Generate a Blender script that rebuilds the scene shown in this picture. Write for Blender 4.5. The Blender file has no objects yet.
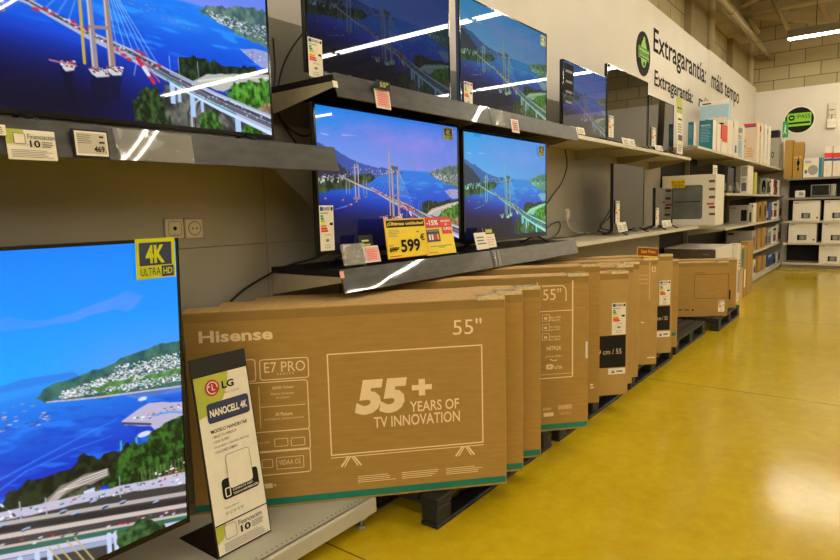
import bpy, math, random
import numpy as np
from mathutils import Matrix, Vector
random.seed(7)
SC = bpy.context.scene
COL = SC.collection

# ------------------------------------------------------------------ camera
FPX, CX, CY, EYE = 612.0, 420.0, 280.0, 1.45
VFX, VFY, ROLL = 890.0, 199.0, 0.025
_F = np.array([(VFX-CX)/FPX, (VFY-CY)/FPX, 1.0]); _F /= np.linalg.norm(_F)
_q = np.array([(VFX-1000-CX)/FPX, (VFY+1000*ROLL-CY)/FPX, 1.0])
_D = np.cross(_F, _q); _D /= np.linalg.norm(_D)
if _D[1] < 0: _D = -_D
_L = np.cross(-_D, _F)
if _L[0] > 0: _L = -_L
RW = np.array([_F, _L, -_D])
cam_d = bpy.data.cameras.new('camera'); cam = bpy.data.objects.new('camera', cam_d); COL.objects.link(cam)
cam_d.sensor_width = 36.0; cam_d.lens = FPX/840*36; cam_d.clip_start = 0.02; cam_d.clip_end = 200
M3 = Matrix([[RW[i, 0], -RW[i, 1], -RW[i, 2]] for i in range(3)])
cam.matrix_world = Matrix.Translation((0, 0, EYE)) @ M3.to_4x4()
SC.camera = cam

# ------------------------------------------------------------------ light and exposure
LAMP = 126.0
LAMP_COL = (1.0, 0.915, 0.735)
SC.view_settings.view_transform = 'Standard'
SC.view_settings.look = 'None'
SC.view_settings.exposure = 0.0
SC.view_settings.gamma = 1.0
SC.view_settings.use_curve_mapping = False
SC.cycles.use_denoising = True
SC.cycles.sample_clamp_indirect = 8.0
SC.cycles.max_bounces = 8
world = bpy.data.worlds.new('world'); SC.world = world
world.use_nodes = True
world.node_tree.nodes['Background'].inputs[0].default_value = (0.9, 0.8, 0.62, 1)
world.node_tree.nodes['Background'].inputs[1].default_value = 0.02

# ------------------------------------------------------------------ pixel helpers (a ray of the photograph met with a real plane)
def ray(x, y):
    return RW @ np.array([(x-CX)/FPX, (y-CY)/FPX, 1.0])
EYEP = np.array([0, 0, EYE])
def aty(x, y, Y): r = ray(x, y); return EYEP + r*(Y/r[1])
def atx(x, y, X): r = ray(x, y); return EYEP + r*(X/r[0])
def atz(x, y, z): r = ray(x, y); return EYEP + r*((z-EYE)/r[2])
def atp(x, y, p, n):
    r = ray(x, y); return EYEP + r*(np.dot(np.array(p)-EYEP, n)/np.dot(r, n))

# ------------------------------------------------------------------ materials
def lin(c):
    c = np.asarray(c, float)/255.0
    return np.where(c <= 0.04045, c/12.92, ((c+0.055)/1.055)**2.4)
MATS = {}
def mat(name, rgb, rough=0.6, metal=0.0, emit=None, var=0.06, scale=30.0, bump=0.0, coat=0.0, stretch=None, spec=0.5):
    m = bpy.data.materials.new(name); m.use_nodes = True
    nt = m.node_tree; b = nt.nodes['Principled BSDF']
    c = tuple(lin(rgb))
    tc = nt.nodes.new('ShaderNodeTexCoord'); nz = nt.nodes.new('ShaderNodeTexNoise')
    nz.inputs['Scale'].default_value = scale; nz.inputs['Detail'].default_value = 4
    if stretch:
        mp = nt.nodes.new('ShaderNodeMapping'); mp.inputs['Scale'].default_value = stretch
        nt.links.new(tc.outputs['Object'], mp.inputs[0]); nt.links.new(mp.outputs[0], nz.inputs['Vector'])
    else:
        nt.links.new(tc.outputs['Object'], nz.inputs['Vector'])
    rp = nt.nodes.new('ShaderNodeValToRGB')
    lo = [max(0, x*(1-var*2)) for x in c]; hi = [min(1, x*(1+var*2)) for x in c]
    rp.color_ramp.elements[0].color = (*lo, 1); rp.color_ramp.elements[0].position = 0.25
    rp.color_ramp.elements[1].color = (*hi, 1); rp.color_ramp.elements[1].position = 0.75
    nt.links.new(nz.outputs['Fac'], rp.inputs[0]); nt.links.new(rp.outputs[0], b.inputs['Base Color'])
    b.inputs['Roughness'].default_value = rough; b.inputs['Metallic'].default_value = metal
    b.inputs['Coat Weight'].default_value = coat; b.inputs['Specular IOR Level'].default_value = spec
    if bump:
        bp = nt.nodes.new('ShaderNodeBump'); bp.inputs['Strength'].default_value = bump; bp.inputs['Distance'].default_value = 0.01
        nt.links.new(nz.outputs['Fac'], bp.inputs['Height']); nt.links.new(bp.outputs[0], b.inputs['Normal'])
    if emit:
        b.inputs['Emission Color'].default_value = (*emit[0], 1); b.inputs['Emission Strength'].default_value = emit[1]
    MATS[name] = m
    return m

mat('white_panel', (214, 206, 192), 0.55, var=0.02, scale=2)
mat('grey_panel', (156, 150, 134), 0.5, var=0.03, scale=3)
mat('plaster', (142, 126, 90), 0.8, var=0.04, scale=2)
mat('ceiling', (118, 104, 72), 0.8, var=0.05)
mat('kraft', (166, 129, 58), 0.75, var=0.05, scale=9, stretch=(1, 1, 6))
mat('kraft_edge', (206, 166, 104), 0.8, var=0.08, scale=40)
mat('kraft_pale', (174, 140, 74), 0.75, var=0.04, scale=9)
mat('kraft_dark', (146, 114, 50), 0.7, var=0.04, scale=9)
mat('print_cream', (240, 214, 168), 0.7, var=0.02)
mat('print_brown', (112, 74, 34), 0.7, var=0.02)
mat('teal', (0, 118, 96), 0.6, var=0.03)
mat('tape', (214, 190, 140), 0.12, var=0.1, scale=60, bump=0.5, coat=0.6)
mat('black', (14, 13, 12), 0.45, var=0.1)
mat('black_gloss', (8, 8, 9), 0.12, var=0.05)
mat('soft_black', (20, 19, 17), 0.6, var=0.08, spec=0.3)
mat('screen_off', (9, 10, 12), 0.02, var=0.02, spec=0.32)
mat('pallet', (24, 23, 21), 0.55, var=0.25, scale=14, bump=0.3)
mat('deck', (178, 172, 152), 0.45, var=0.03, scale=5)
mat('deck_hole', (58, 54, 46), 0.7)
mat('shelf_cream', (190, 180, 154), 0.45, var=0.03, scale=5)
mat('shelf_grey', (128, 122, 106), 0.45, var=0.04, scale=5)
mat('steel', (66, 66, 63), 0.42, metal=0.6, var=0.16, scale=9, bump=0.10, coat=1.0, stretch=(1, 1, 3))
def _wavy(m):
    nt = m.node_tree; b = nt.nodes['Principled BSDF']; tc = nt.nodes.new('ShaderNodeTexCoord'); nz = nt.nodes.new('ShaderNodeTexNoise')
    nz.inputs['Scale'].default_value = 3.0; nz.inputs['Detail'].default_value = 0; nt.links.new(tc.outputs['Object'], nz.inputs['Vector'])
    bp = nt.nodes.new('ShaderNodeBump'); bp.inputs['Strength'].default_value = 0.5; bp.inputs['Distance'].default_value = 0.012
    nt.links.new(nz.outputs['Fac'], bp.inputs['Height']); nt.links.new(bp.outputs[0], b.inputs['Coat Normal'])
_wavy(MATS['steel'])
mat('film', (200, 196, 188), 0.05, var=0.05, scale=14, bump=0.8, coat=1.0)
MATS['film'].node_tree.nodes['Principled BSDF'].inputs['Alpha'].default_value = 0.34
mat('bracket', (156, 146, 124), 0.5, var=0.04)
mat('white', (226, 220, 206), 0.55, var=0.02)
mat('paper', (232, 224, 204), 0.6, var=0.02)
mat('esl', (196, 188, 170), 0.5, var=0.02)
mat('ink', (20, 20, 22), 0.8, spec=0.2)
mat('ink_grey', (120, 116, 110), 0.6)
mat('navy', (44, 52, 88), 0.5)
mat('lime', (176, 182, 62), 0.5, var=0.03)
mat('badge_green', (132, 196, 24), 0.5, var=0.03)
mat('badge_dark', (28, 28, 22), 0.8, var=0.03, spec=0.2)
mat('sign_yellow', (236, 206, 10), 0.4, var=0.02)
mat('sticker_yellow', (198, 206, 20), 0.35, var=0.02)
mat('red', (206, 40, 34), 0.5, var=0.03)
mat('brand_red', (176, 28, 62), 0.5, var=0.02)
mat('brown_sign', (128, 44, 16), 0.5, var=0.03)
mat('pink_paper', (226, 164, 156), 0.6, var=0.02)
mat('blue', (40, 76, 140), 0.5, var=0.05)
mat('box_teal', (22, 118, 140), 0.5, var=0.03)
mat('sky_box', (164, 196, 214), 0.5, var=0.04)
mat('grey_box', (150, 146, 132), 0.55, var=0.03)
mat('blush_box', (226, 206, 184), 0.55, var=0.03)
mat('white_box', (222, 214, 198), 0.55, var=0.03)
mat('maroon', (110, 24, 30), 0.5)
mat('oven_grey', (96, 98, 94), 0.35, var=0.15, scale=6)
mat('oven_brown', (92, 74, 50), 0.5, var=0.1)
mat('steel_grey', (150, 150, 148), 0.3, metal=0.6, var=0.05)
mat('socket', (208, 196, 168), 0.4, var=0.02)
mat('cable', (18, 17, 18), 0.45)
mat('cable_white', (214, 206, 190), 0.5)
mat('pipe', (166, 150, 114), 0.6, var=0.04)
mat('girder', (172, 154, 112), 0.6, var=0.05)
mat('e_green', (0, 140, 70), 0.5); mat('e_lime', (150, 196, 40), 0.5); mat('e_yellow', (246, 226, 30), 0.5)
mat('e_orange', (238, 140, 30), 0.5); mat('e_red', (214, 40, 30), 0.5); mat('e_blue', (30, 60, 150), 0.5)
mat('exit_green', (20, 130, 70), 0.5, emit=(tuple(lin((20, 140, 70))), 0.35))
mat('photo_dark', (40, 44, 56), 0.5, var=0.5, scale=60)
mat('pebble', (200, 200, 196), 0.5, var=0.2, scale=50)
mat('tube', (255, 250, 240), 0.4, emit=(LAMP_COL, LAMP))
mat('mould', (122, 120, 30), 0.5)

def floor_material():
    m = bpy.data.materials.new('yellow_floor'); m.use_nodes = True; nt = m.node_tree; b = nt.nodes['Principled BSDF']
    tc = nt.nodes.new('ShaderNodeTexCoord')
    def noise(s, d, r=0.6):
        n = nt.nodes.new('ShaderNodeTexNoise'); n.inputs['Scale'].default_value = s; n.inputs['Detail'].default_value = d
        n.inputs['Roughness'].default_value = r
        nt.links.new(tc.outputs['Object'], n.inputs['Vector']); return n
    n1, n2 = noise(1.6, 8, 0.7), noise(11, 6, 0.7)
    mx = nt.nodes.new('ShaderNodeMath'); mx.operation = 'MULTIPLY_ADD'; mx.inputs[1].default_value = 0.5
    nt.links.new(n2.outputs['Fac'], mx.inputs[0])
    h = nt.nodes.new('ShaderNodeMath'); h.operation = 'MULTIPLY'; h.inputs[1].default_value = 0.5
    nt.links.new(n1.outputs['Fac'], h.inputs[0]); nt.links.new(h.outputs[0], mx.inputs[2])
    rp = nt.nodes.new('ShaderNodeValToRGB')
    e = rp.color_ramp.elements
    e[0].position = 0.32; e[0].color = (*lin((186, 152, 8)), 1)
    e[1].position = 0.68; e[1].color = (*lin((210, 182, 34)), 1)
    nt.links.new(mx.outputs[0], rp.inputs[0])
    # expansion joints every 3.38 m
    sx = nt.nodes.new('ShaderNodeSeparateXYZ'); nt.links.new(tc.outputs['Object'], sx.inputs[0])
    a = nt.nodes.new('ShaderNodeMath'); a.operation = 'ADD'; a.inputs[1].default_value = -1.76+33.8
    nt.links.new(sx.outputs['X'], a.inputs[0])
    md = nt.nodes.new('ShaderNodeMath'); md.operation = 'MODULO'; md.inputs[1].default_value = 3.38
    nt.links.new(a.outputs[0], md.inputs[0])
    lt = nt.nodes.new('ShaderNodeMath'); lt.operation = 'LESS_THAN'; lt.inputs[1].default_value = 0.008
    nt.links.new(md.outputs[0], lt.inputs[0])
    mc = nt.nodes.new('ShaderNodeMix'); mc.data_type = 'RGBA'
    nt.links.new(lt.outputs[0], mc.inputs[0]); nt.links.new(rp.outputs[0], mc.inputs[6])
    mc.inputs[7].default_value = (*lin((96, 80, 30)), 1)
    nt.links.new(mc.outputs[2], b.inputs['Base Color'])
    rr = nt.nodes.new('ShaderNodeMapRange'); rr.inputs[3].default_value = 0.15; rr.inputs[4].default_value = 0.17
    nt.links.new(n2.outputs['Fac'], rr.inputs[0]); nt.links.new(rr.outputs[0], b.inputs['Roughness']); b.inputs['Specular IOR Level'].default_value = 0.28
    MATS['floor'] = m
floor_material()

def block_material():
    m = bpy.data.materials.new('block_wall'); m.use_nodes = True; nt = m.node_tree; b = nt.nodes['Principled BSDF']
    tc = nt.nodes.new('ShaderNodeTexCoord'); sx = nt.nodes.new('ShaderNodeSeparateXYZ'); cb = nt.nodes.new('ShaderNodeCombineXYZ')
    nt.links.new(tc.outputs['Object'], sx.inputs[0])
    ad = nt.nodes.new('ShaderNodeMath'); ad.operation = 'ADD'
    nt.links.new(sx.outputs['X'], ad.inputs[0]); nt.links.new(sx.outputs['Y'], ad.inputs[1])
    nt.links.new(ad.outputs[0], cb.inputs['X']); nt.links.new(sx.outputs['Z'], cb.inputs['Y'])
    br = nt.nodes.new('ShaderNodeTexBrick')
    br.inputs['Scale'].default_value = 1.0; br.inputs['Brick Width'].default_value = 0.60; br.inputs['Row Height'].default_value = 0.30
    br.inputs['Mortar Size'].default_value = 0.012; br.inputs['Mortar Smooth'].default_value = 0.3
    br.inputs['Color1'].default_value = (*lin((174, 160, 122)), 1); br.inputs['Color2'].default_value = (*lin((164, 150, 112)), 1)
    br.inputs['Mortar'].default_value = (*lin((116, 102, 68)), 1)
    nt.links.new(cb.outputs[0], br.inputs['Vector']); nt.links.new(br.outputs['Color'], b.inputs['Base Color'])
    b.inputs['Roughness'].default_value = 0.85
    MATS['block'] = m
block_material()

def screen_material(name, strength):
    m = bpy.data.materials.new(name); m.use_nodes = True; nt = m.node_tree; b = nt.nodes['Principled BSDF']
    b.inputs['Base Color'].default_value = (0.006, 0.006, 0.008, 1); b.inputs['Roughness'].default_value = 0.02; b.inputs['Specular IOR Level'].default_value = 0.3
    at = nt.nodes.new('ShaderNodeAttribute'); at.attribute_name = 'picture'
    nt.links.new(at.outputs['Color'], b.inputs['Emission Color']); b.inputs['Emission Strength'].default_value = strength
    return m

# ------------------------------------------------------------------ mesh builder
def tag(o, label=None, cat=None, group=None, kind=None):
    if label: o['label'] = label
    if cat: o['category'] = cat
    if group: o['group'] = group
    if kind: o['kind'] = kind
    return o
def empty(name, loc, rotz=0.0, label=None, cat=None, group=None):
    o = bpy.data.objects.new(name, None); COL.objects.link(o); o.location = loc; o.rotation_euler = (0, 0, rotz)
    o.empty_display_size = 0.1
    return tag(o, label, cat, group)

_TXT = {}
def text_mesh(s, bold=0.0, shear=0.0):
    k = (s, bold, shear)
    if k not in _TXT:
        cu = bpy.data.curves.new('lettering', 'FONT'); cu.body = s; cu.size = 1.0; cu.offset = bold; cu.shear = shear
        cu.resolution_u = 3; cu.fill_mode = 'FRONT'
        ob = bpy.data.objects.new('lettering', cu); COL.objects.link(ob)
        dg = bpy.context.evaluated_depsgraph_get(); me = bpy.data.meshes.new_from_object(ob.evaluated_get(dg))
        vs = np.array([v.co[:] for v in me.vertices]); fs = [tuple(p.vertices) for p in me.polygons]
        bpy.data.objects.remove(ob); bpy.data.curves.remove(cu); bpy.data.meshes.remove(me)
        if len(vs):
            lo, hi = vs.min(0), vs.max(0)
            vs = vs - np.array([lo[0], lo[1], 0]); ext = hi-lo
        else: ext = np.array([1, 1, 0])
        _TXT[k] = (vs, fs, ext)
    return _TXT[k]

class MB:
    def __init__(s): s.v = []; s.f = []; s.m = []; s.names = []; s.smooth = []
    def mi(s, n):
        if n not in s.names: s.names.append(n)
        return s.names.index(n)
    def add(s, vs, fs, m, smooth=False):
        o = len(s.v); s.v += [tuple(map(float, v)) for v in vs]
        k = s.mi(m)
        for f in fs: s.f.append(tuple(i+o for i in f)); s.m.append(k); s.smooth.append(smooth)
        return s
    def box(s, x0, x1, y0, y1, z0, z1, m, M=None):
        vs = [(x, y, z) for z in (z0, z1) for y in (y0, y1) for x in (x0, x1)]
        if M is not None: vs = [M @ Vector(v) for v in vs]
        return s.add(vs, [(0, 2, 3, 1), (4, 5, 7, 6), (0, 1, 5, 4), (2, 6, 7, 3), (0, 4, 6, 2), (1, 3, 7, 5)], m)
    def bbox(s, x0, x1, y0, y1, z0, z1, m, c=0.004, M=None):
        # box with chamfered edges
        vs = []; idx = {}
        for sx in (0, 1):
            for sy in (0, 1):
                for sz in (0, 1):
                    X, Y, Z = (x0, x1)[sx], (y0, y1)[sy], (z0, z1)[sz]
                    dx, dy, dz = (c, -c)[sx], (c, -c)[sy], (c, -c)[sz]
                    for a, p in (('x', (X, Y+dy, Z+dz)), ('y', (X+dx, Y, Z+dz)), ('z', (X+dx, Y+dy, Z))):
                        idx[(sx, sy, sz, a)] = len(vs); vs.append(p)
        f = []
        for a, pat in (('x', lambda i, j, k: (k, i, j)), ('y', lambda i, j, k: (i, k, j)), ('z', lambda i, j, k: (i, j, k))):
            for k in (0, 1):
                f.append(tuple(idx[pat(i, j, k)+(a,)] for i, j in ((0, 0), (1, 0), (1, 1), (0, 1))))
        for i in (0, 1):
            for j in (0, 1):
                f.append((idx[(0, i, j, 'y')], idx[(1, i, j, 'y')], idx[(1, i, j, 'z')], idx[(0, i, j, 'z')]))
                f.append((idx[(i, 0, j, 'x')], idx[(i, 1, j, 'x')], idx[(i, 1, j, 'z')], idx[(i, 0, j, 'z')]))
                f.append((idx[(i, j, 0, 'x')], idx[(i, j, 1, 'x')], idx[(i, j, 1, 'y')], idx[(i, j, 0, 'y')]))
                for k in (0, 1): f.append((idx[(i, j, k, 'x')], idx[(i, j, k, 'y')], idx[(i, j, k, 'z')]))
        if M is not None: vs = [M @ Vector(v) for v in vs]
        return s.add(vs, f, m)
    def prism(s, pts, d, m):
        # pts: loop of 3D points; d: extrusion vector
        n = len(pts); d = np.array(d, float); p = [np.array(q, float) for q in pts]
        vs = p+[q+d for q in p]
        return s.add(vs, [tuple(range(n))[::-1], tuple(range(n, 2*n))]+[(i, (i+1) % n, n+(i+1) % n, n+i) for i in range(n)], m)
    def tube(s, pts, r, m, n=8, cap=True):
        pts = [Vector(p) for p in pts]; rings = []; prev = None
        for i, p in enumerate(pts):
            t = (pts[min(i+1, len(pts)-1)]-pts[max(i-1, 0)]).normalized()
            if prev is None:
                a = t.orthogonal().normalized()
            else:
                a = (prev - t*prev.dot(t)).normalized()
            prev = a; b = t.cross(a)
            rr = r[i] if isinstance(r, (list, tuple)) else r
            rings.append([p+(a*math.cos(2*math.pi*k/n)+b*math.sin(2*math.pi*k/n))*rr for k in range(n)])
        vs = [q for g in rings for q in g]; f = []
        for i in range(len(rings)-1):
            for k in range(n): f.append((i*n+k, i*n+(k+1) % n, (i+1)*n+(k+1) % n, (i+1)*n+k))
        if cap: f += [tuple(range(n))[::-1], tuple(range((len(rings)-1)*n, len(rings)*n))]
        return s.add(vs, f, m, True)
    def build(s, name, parent=None, loc=(0, 0, 0), rotz=0.0, rot=None):
        me = bpy.data.meshes.new(name); me.from_pydata(s.v, [], s.f)
        for n in s.names: me.materials.append(MATS[n])
        me.polygons.foreach_set('material_index', s.m); me.polygons.foreach_set('use_smooth', s.smooth)
        # consistent outward faces
        import bmesh
        bm = bmesh.new(); bm.from_mesh(me); bmesh.ops.recalc_face_normals(bm, faces=bm.faces); bm.to_mesh(me); bm.free()
        o = bpy.data.objects.new(name, me); COL.objects.link(o)
        o.location = loc; o.rotation_euler = rot if rot else (0, 0, rotz)
        if parent is not None: o.parent = parent
        return o

class Face:
    """A flat printed face: origin, right, up, normal; prints sit a hair in front of it."""
    def __init__(s, mb, O, u, v, n, lift=0.0012):
        s.mb = mb; s.O = np.array(O, float); s.u = np.array(u, float); s.v = np.array(v, float); s.n = np.array(n, float); s.l = lift
    def P(s, a, b, k=1.0): return s.O+s.u*a+s.v*b+s.n*s.l*k
    def rect(s, a0, b0, a1, b1, m, k=1.0):
        s.mb.add([s.P(a0, b0, k), s.P(a1, b0, k), s.P(a1, b1, k), s.P(a0, b1, k)], [(0, 1, 2, 3)], m)
    def poly(s, pts, m, k=1.0):
        s.mb.add([s.P(a, b, k) for a, b in pts], [tuple(range(len(pts)))], m)
    def rrect(s, a0, b0, a1, b1, r, m, k=1.0):
        s.poly(rr_pts(a0, b0, a1, b1, r), m, k)
    def loop(s, pts, w, m, k=1.0, closed=True):
        n = len(pts); P = [np.array(p, float) for p in pts]
        inn, out = [], []
        for i in range(n):
            a = P[i-1] if (closed or i) else P[i]; b = P[(i+1) % n] if (closed or i < n-1) else P[i]
            d = b-a; d = d/(np.linalg.norm(d)+1e-9); nn = np.array([-d[1], d[0]])
            inn.append(P[i]+nn*w/2); out.append(P[i]-nn*w/2)
        for i in range(n if closed else n-1):
            j = (i+1) % n
            s.mb.add([s.P(*out[i], k), s.P(*out[j], k), s.P(*inn[j], k), s.P(*inn[i], k)], [(0, 1, 2, 3)], m)
    def frame(s, a0, b0, a1, b1, w, m, k=1.0, r=0.0):
        if r: s.loop(rr_pts(a0, b0, a1, b1, r), w, m, k)
        else:
            s.rect(a0, b0, a1, b0+w, m, k); s.rect(a0, b1-w, a1, b1, m, k)
            s.rect(a0, b0+w, a0+w, b1-w, m, k); s.rect(a1-w, b0+w, a1, b1-w, m, k)
    def disc(s, a, b, ra, rb, m, k=1.0, n=32):
        s.poly([(a+ra*math.cos(2*math.pi*i/n), b+rb*math.sin(2*math.pi*i/n)) for i in range(n)], m, k)
    def text(s, t, a0, b0, a1, b1, m, bold=0.0, shear=0.0, k=1.0, keep=False):
        vs, fs, ext = text_mesh(t, bold, shear)
        if not len(vs): return
        su, sv = (a1-a0)/ext[0], (b1-b0)/ext[1]
        if keep: su = sv = min(su, sv)
        s.mb.add([s.P(a0+x*su, b0+y*sv, k) for x, y, _ in vs], fs, m)
    def lines(s, a0, b0, a1, b1, n, m, k=1.0, fill=0.45):
        h = (b1-b0)/n
        for i in range(n):
            e = a1-(a1-a0)*random.uniform(0, 0.25)
            s.rect(a0, b0+i*h, e, b0+i*h+h*fill, m, k)
def rr_pts(a0, b0, a1, b1, r):
    p = []
    for cx, cy, t in ((a1-r, b0+r, -90), (a1-r, b1-r, 0), (a0+r, b1-r, 90), (a0+r, b0+r, 180)):
        for i in range(5):
            an = math.radians(t+i*22.5); p.append((cx+r*math.cos(an), cy+r*math.sin(an)))
    return p
def energy_label(F, a0, b0, a1, b1):
    w, h = a1-a0, b1-b0
    F.rect(a0, b0, a1, b1, 'paper', 1.0)
    F.rect(a0+.06*w, b0+.88*h, a0+.26*w, b0+.97*h, 'e_blue', 2); F.text('ENERG', a0+.3*w, b0+.89*h, a0+.78*w, b0+.96*h, 'e_blue', .02, k=2)
    F.rect(a0+.82*w, b0+.89*h, a0+.95*w, b0+.96*h, 'ink', 2)
    F.rect(a0+.06*w, b0+.82*h, a0+.6*w, b0+.84*h, 'ink_grey', 2)
    cols = ['e_green', 'e_green', 'e_lime', 'e_yellow', 'e_orange', 'e_red', 'e_red']
    for i, c in enumerate(cols):
        y1 = b0+(.79-.055*i)*h; L = (.14+.055*i)*w
        F.poly([(a0+.08*w, y1-.045*h), (a0+.08*w+L, y1-.045*h), (a0+.12*w+L, y1-.0225*h), (a0+.08*w+L, y1), (a0+.08*w, y1)], c, 2)
    F.poly([(a0+.92*w, b0+.56*h), (a0+.92*w, b0+.62*h), (a0+.74*w, b0+.62*h), (a0+.67*w, b0+.59*h), (a0+.74*w, b0+.56*h)], 'ink', 2)
    F.text('74 kWh', a0+.3*w, b0+.335*h, a0+.74*w, b0+.365*h, 'ink', 0, k=2)
    F.disc(a0+.5*w, b0+.23*h, .12*w, .035*h, 'ink_grey', 2, 12); F.frame(a0+.34*w, b0+.06*h, a0+.66*w, b0+.13*h, .02*w, 'ink_grey', 2)

# ================================================================== SETTING
WP = 2.48      # plane of the gondola's back panels
def struct(mb, name):
    o = mb.build(name); o['kind'] = 'structure'; return o
XB = 16.3      # back wall
m = MB(); m.box(-14, XB+.3, -14, 3.2, -0.1, 0, 'floor'); struct(m, 'floor')
m = MB(); m.box(-14, XB+.3, -14, 3.2, 6.6, 6.7, 'ceiling'); struct(m, 'ceiling')
m = MB(); m.box(-14, 11.64, 2.58, 2.68, 0, 4.045, 'white_panel'); m.box(11.66, XB, 2.58, 2.68, 0, 4.065, 'white_panel')
struct(m, 'wall_left')
m = MB()
for a in np.arange(-4.0, 8.3, 1.33):
    x0, x1 = a+.005+.656, a+1.33+.656
    for z0, z1 in ((0, .55), (.553, 1.307), (1.31, 1.9), (1.903, 2.42)): m.box(x0, min(x1, 8.6), WP, WP+.06, z0, z1, 'grey_panel')
struct(m, 'wall_shelving')
m = MB(); m.box(-14, XB+.3, 2.8, 2.9, 0, 6.6, 'block'); struct(m, 'wall_left_upper')
m = MB()
for px0, px1 in ((687, 707), (730, 747)):
    xa, xb = aty(px0, 40, 2.75)[0], aty(px1, 50, 2.75)[0]
    m.box(xa, xb, 2.69, 2.81, 0, 6.6, 'plaster')
struct(m, 'trim_1')
m = MB(); m.box(XB, XB+.1, -14, 2.58, 0, 3.97, 'white_panel'); struct(m, 'wall_back')
m = MB(); m.box(XB+.06, XB+.2, -14, 2.8, 3.9, 6.6, 'block'); struct(m, 'wall_back_upper')
m = MB(); m.box(-14, XB, -14.1, -14, 0, 6.6, 'white_panel'); struct(m, 'wall_right')
m = MB(); m.box(-14.1, -14, -14, 3, 0, 6.6, 'white_panel'); struct(m, 'wall_front')

# ---- lamps
def lamp(X, y1, y0, label):
    r = empty('linear_lamp', (X, (y0+y1)/2, 4.5), 0, label, 'ceiling lamp', 'linear ceiling lamps')
    h = (y1-y0)/2
    a = MB(); a.prism([(-.09, -h, .05), (.09, -h, .05), (.08, -h, .2), (-.08, -h, .2)], (0, 2*h, 0), 'shelf_grey'); a.build('housing', r)
    for x in (-.06, .06):
        a = MB(); a.bbox(x-.011, x+.011, -h+.02, h-.02, 0.036, .05, 'tube', .004); a.build('light_tube', r)
    for y in (-h*.7, h*.7):
        a = MB(); a.tube([(0, y, .2), (0, y, 2.1)], .006, 'ink', 6); a.build('suspension_wire', r)
rows = [(14.05, 'far row of long ceiling lamps'), (8.9, 'third row of long ceiling lamps'), (3.7, 'second row of long ceiling lamps'), (-1.5, 'row behind the viewer'), (-6.7, 'added unseen fill row behind the viewer'), (-11.9, 'added unseen fill row farthest behind')]  # the two rearmost rows are unseen lamps added as fill for the near cartons
for X, nm in rows:
    for k in range(4):
        lb = ('lit white strip lamp hanging before the block wall' if (X > 14 and k == 0) else
              'lit strip lamp, %s in the %s' % (('nearest the shelves', 'second one', 'third one', 'farthest out')[k], nm))
        lamp(X, 1.72-k*3.15, 1.72-k*3.15-3.08, lb)

# ---- pipes, duct, girders
m = MB(); p = aty(708.5, 20, 2.70); m.tube([(p[0], 2.66, 3.3), (p[0], 2.66, 6.6)], .07, 'pipe', 12)
tag(m.build('drain_pipe'), 'vertical cream pipe on the upper wall, nearer one above the white panel', 'pipe')
p = aty(748.5, 60, 2.70); m = MB(); m.tube([(p[0], 2.66, 3.3), (p[0], 2.66, 6.6)], .07, 'pipe', 12)
tag(m.build('drain_pipe'), 'vertical cream pipe in the far corner by the block wall', 'pipe')
m = MB(); m.tube([(6, 2.3, 4.69), (XB+.05, 2.3, 4.69)], .055, 'pipe', 14)
for x in (9.5, 11.9, 14.3): m.tube([(x-.04, 2.3, 4.69), (x+.04, 2.3, 4.69)], .066, 'pipe', 14)
tag(m.build('service_pipe'), 'long horizontal cream pipe running above the white wall panel into the block wall', 'pipe')
m = MB(); m.box(12.15, 14.8, 2.5, 2.78, 4.78, 5.12, 'pipe')
for x in (12.9, 13.8): m.box(x-.015, x+.015, 2.49, 2.79, 4.77, 5.13, 'girder')
tag(m.build('air_duct'), 'boxy cream duct along the upper left wall', 'duct')
r = empty('roof_girder', (14.9, 0, 5.0), 0, 'cream roof girder crossing above the strip lamp', 'girder')
def bar(p, q, t, X, name='strut'):
    a = MB(); A, B = atx(*p, X), atx(*q, X); A -= np.array([14.9, 0, 5.0]); B -= np.array([14.9, 0, 5.0])
    a.tube([A, B], t, 'girder', 8); a.build(name, r)
a = MB(); A, B = atx(741, 14, 14.9), atx(838, 18, 14.9); o = np.array([14.9, 0, 5.0]); A -= o; B -= o
a.prism([(0, A[1], A[2]-.05), (0, B[1], B[2]-.1), (0, B[1], B[2]+.12), (0, A[1], A[2]+.05)], (.22, 0, 0), 'girder'); a.build('haunch', r)
bar((736, 17), (842, -3), .055, 14.8, 'chord'); bar((736, 11), (770, -8), .05, 14.8); bar((770, -6), (790, 33), .04, 14.7); bar((746, 16), (758, 33), .05, 14.9)
bar((815, -10), (826, 16), .05, 14.9)

# ================================================================== SHELVES
SF = 1.985    # front edge of the shelves
def steel_shelf(x0, x1, z, label, cap=False):
    """dark shelf with a slanted, film covered price strip"""
    r = empty('metal_shelf', ((x0+x1)/2, SF, z), 0, label, 'shelf', 'steel fronted television shelves'); h = (x1-x0)/2
    a = MB(); a.bbox(-h+.003, h-.003, .004, WP-SF-.004, -.03, 0, 'soft_black', .003); a.build('board', r)
    a = MB(); a.prism([(-h+.001, -.001, .006), (-h+.001, -.028, -.10), (-h+.001, -.025, -.104), (-h+.001, .006, .002)], (2*h-.002, 0, 0), 'steel'); a.build('price_strip', r)
    for x in ((-h+.012,) if not cap else (-h+.012, h-.012)):
        a = MB(); a.prism([(x-.004, .0, -.028), (x-.004, .0, -.055), (x-.004, WP-SF-.004, -.14), (x-.004, WP-SF-.004, -.028)], (.008, 0, 0), 'bracket'); a.build('bracket', r)
    return r
ZT, ZU, ZL = 1.735, 2.062, 1.185
steel_shelf(-.675, .652, ZT, 'steel fronted shelf cut by the frame edge under the large bridge television')
s_tl = steel_shelf(.657, 1.985, ZT, 'lower steel shelf near the viewer carrying the white finance card and price label')
s_u1 = steel_shelf(1.99, 3.318, ZU, 'upper steel shelf under the dark bridge television, with a hanging inch tag')
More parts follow.
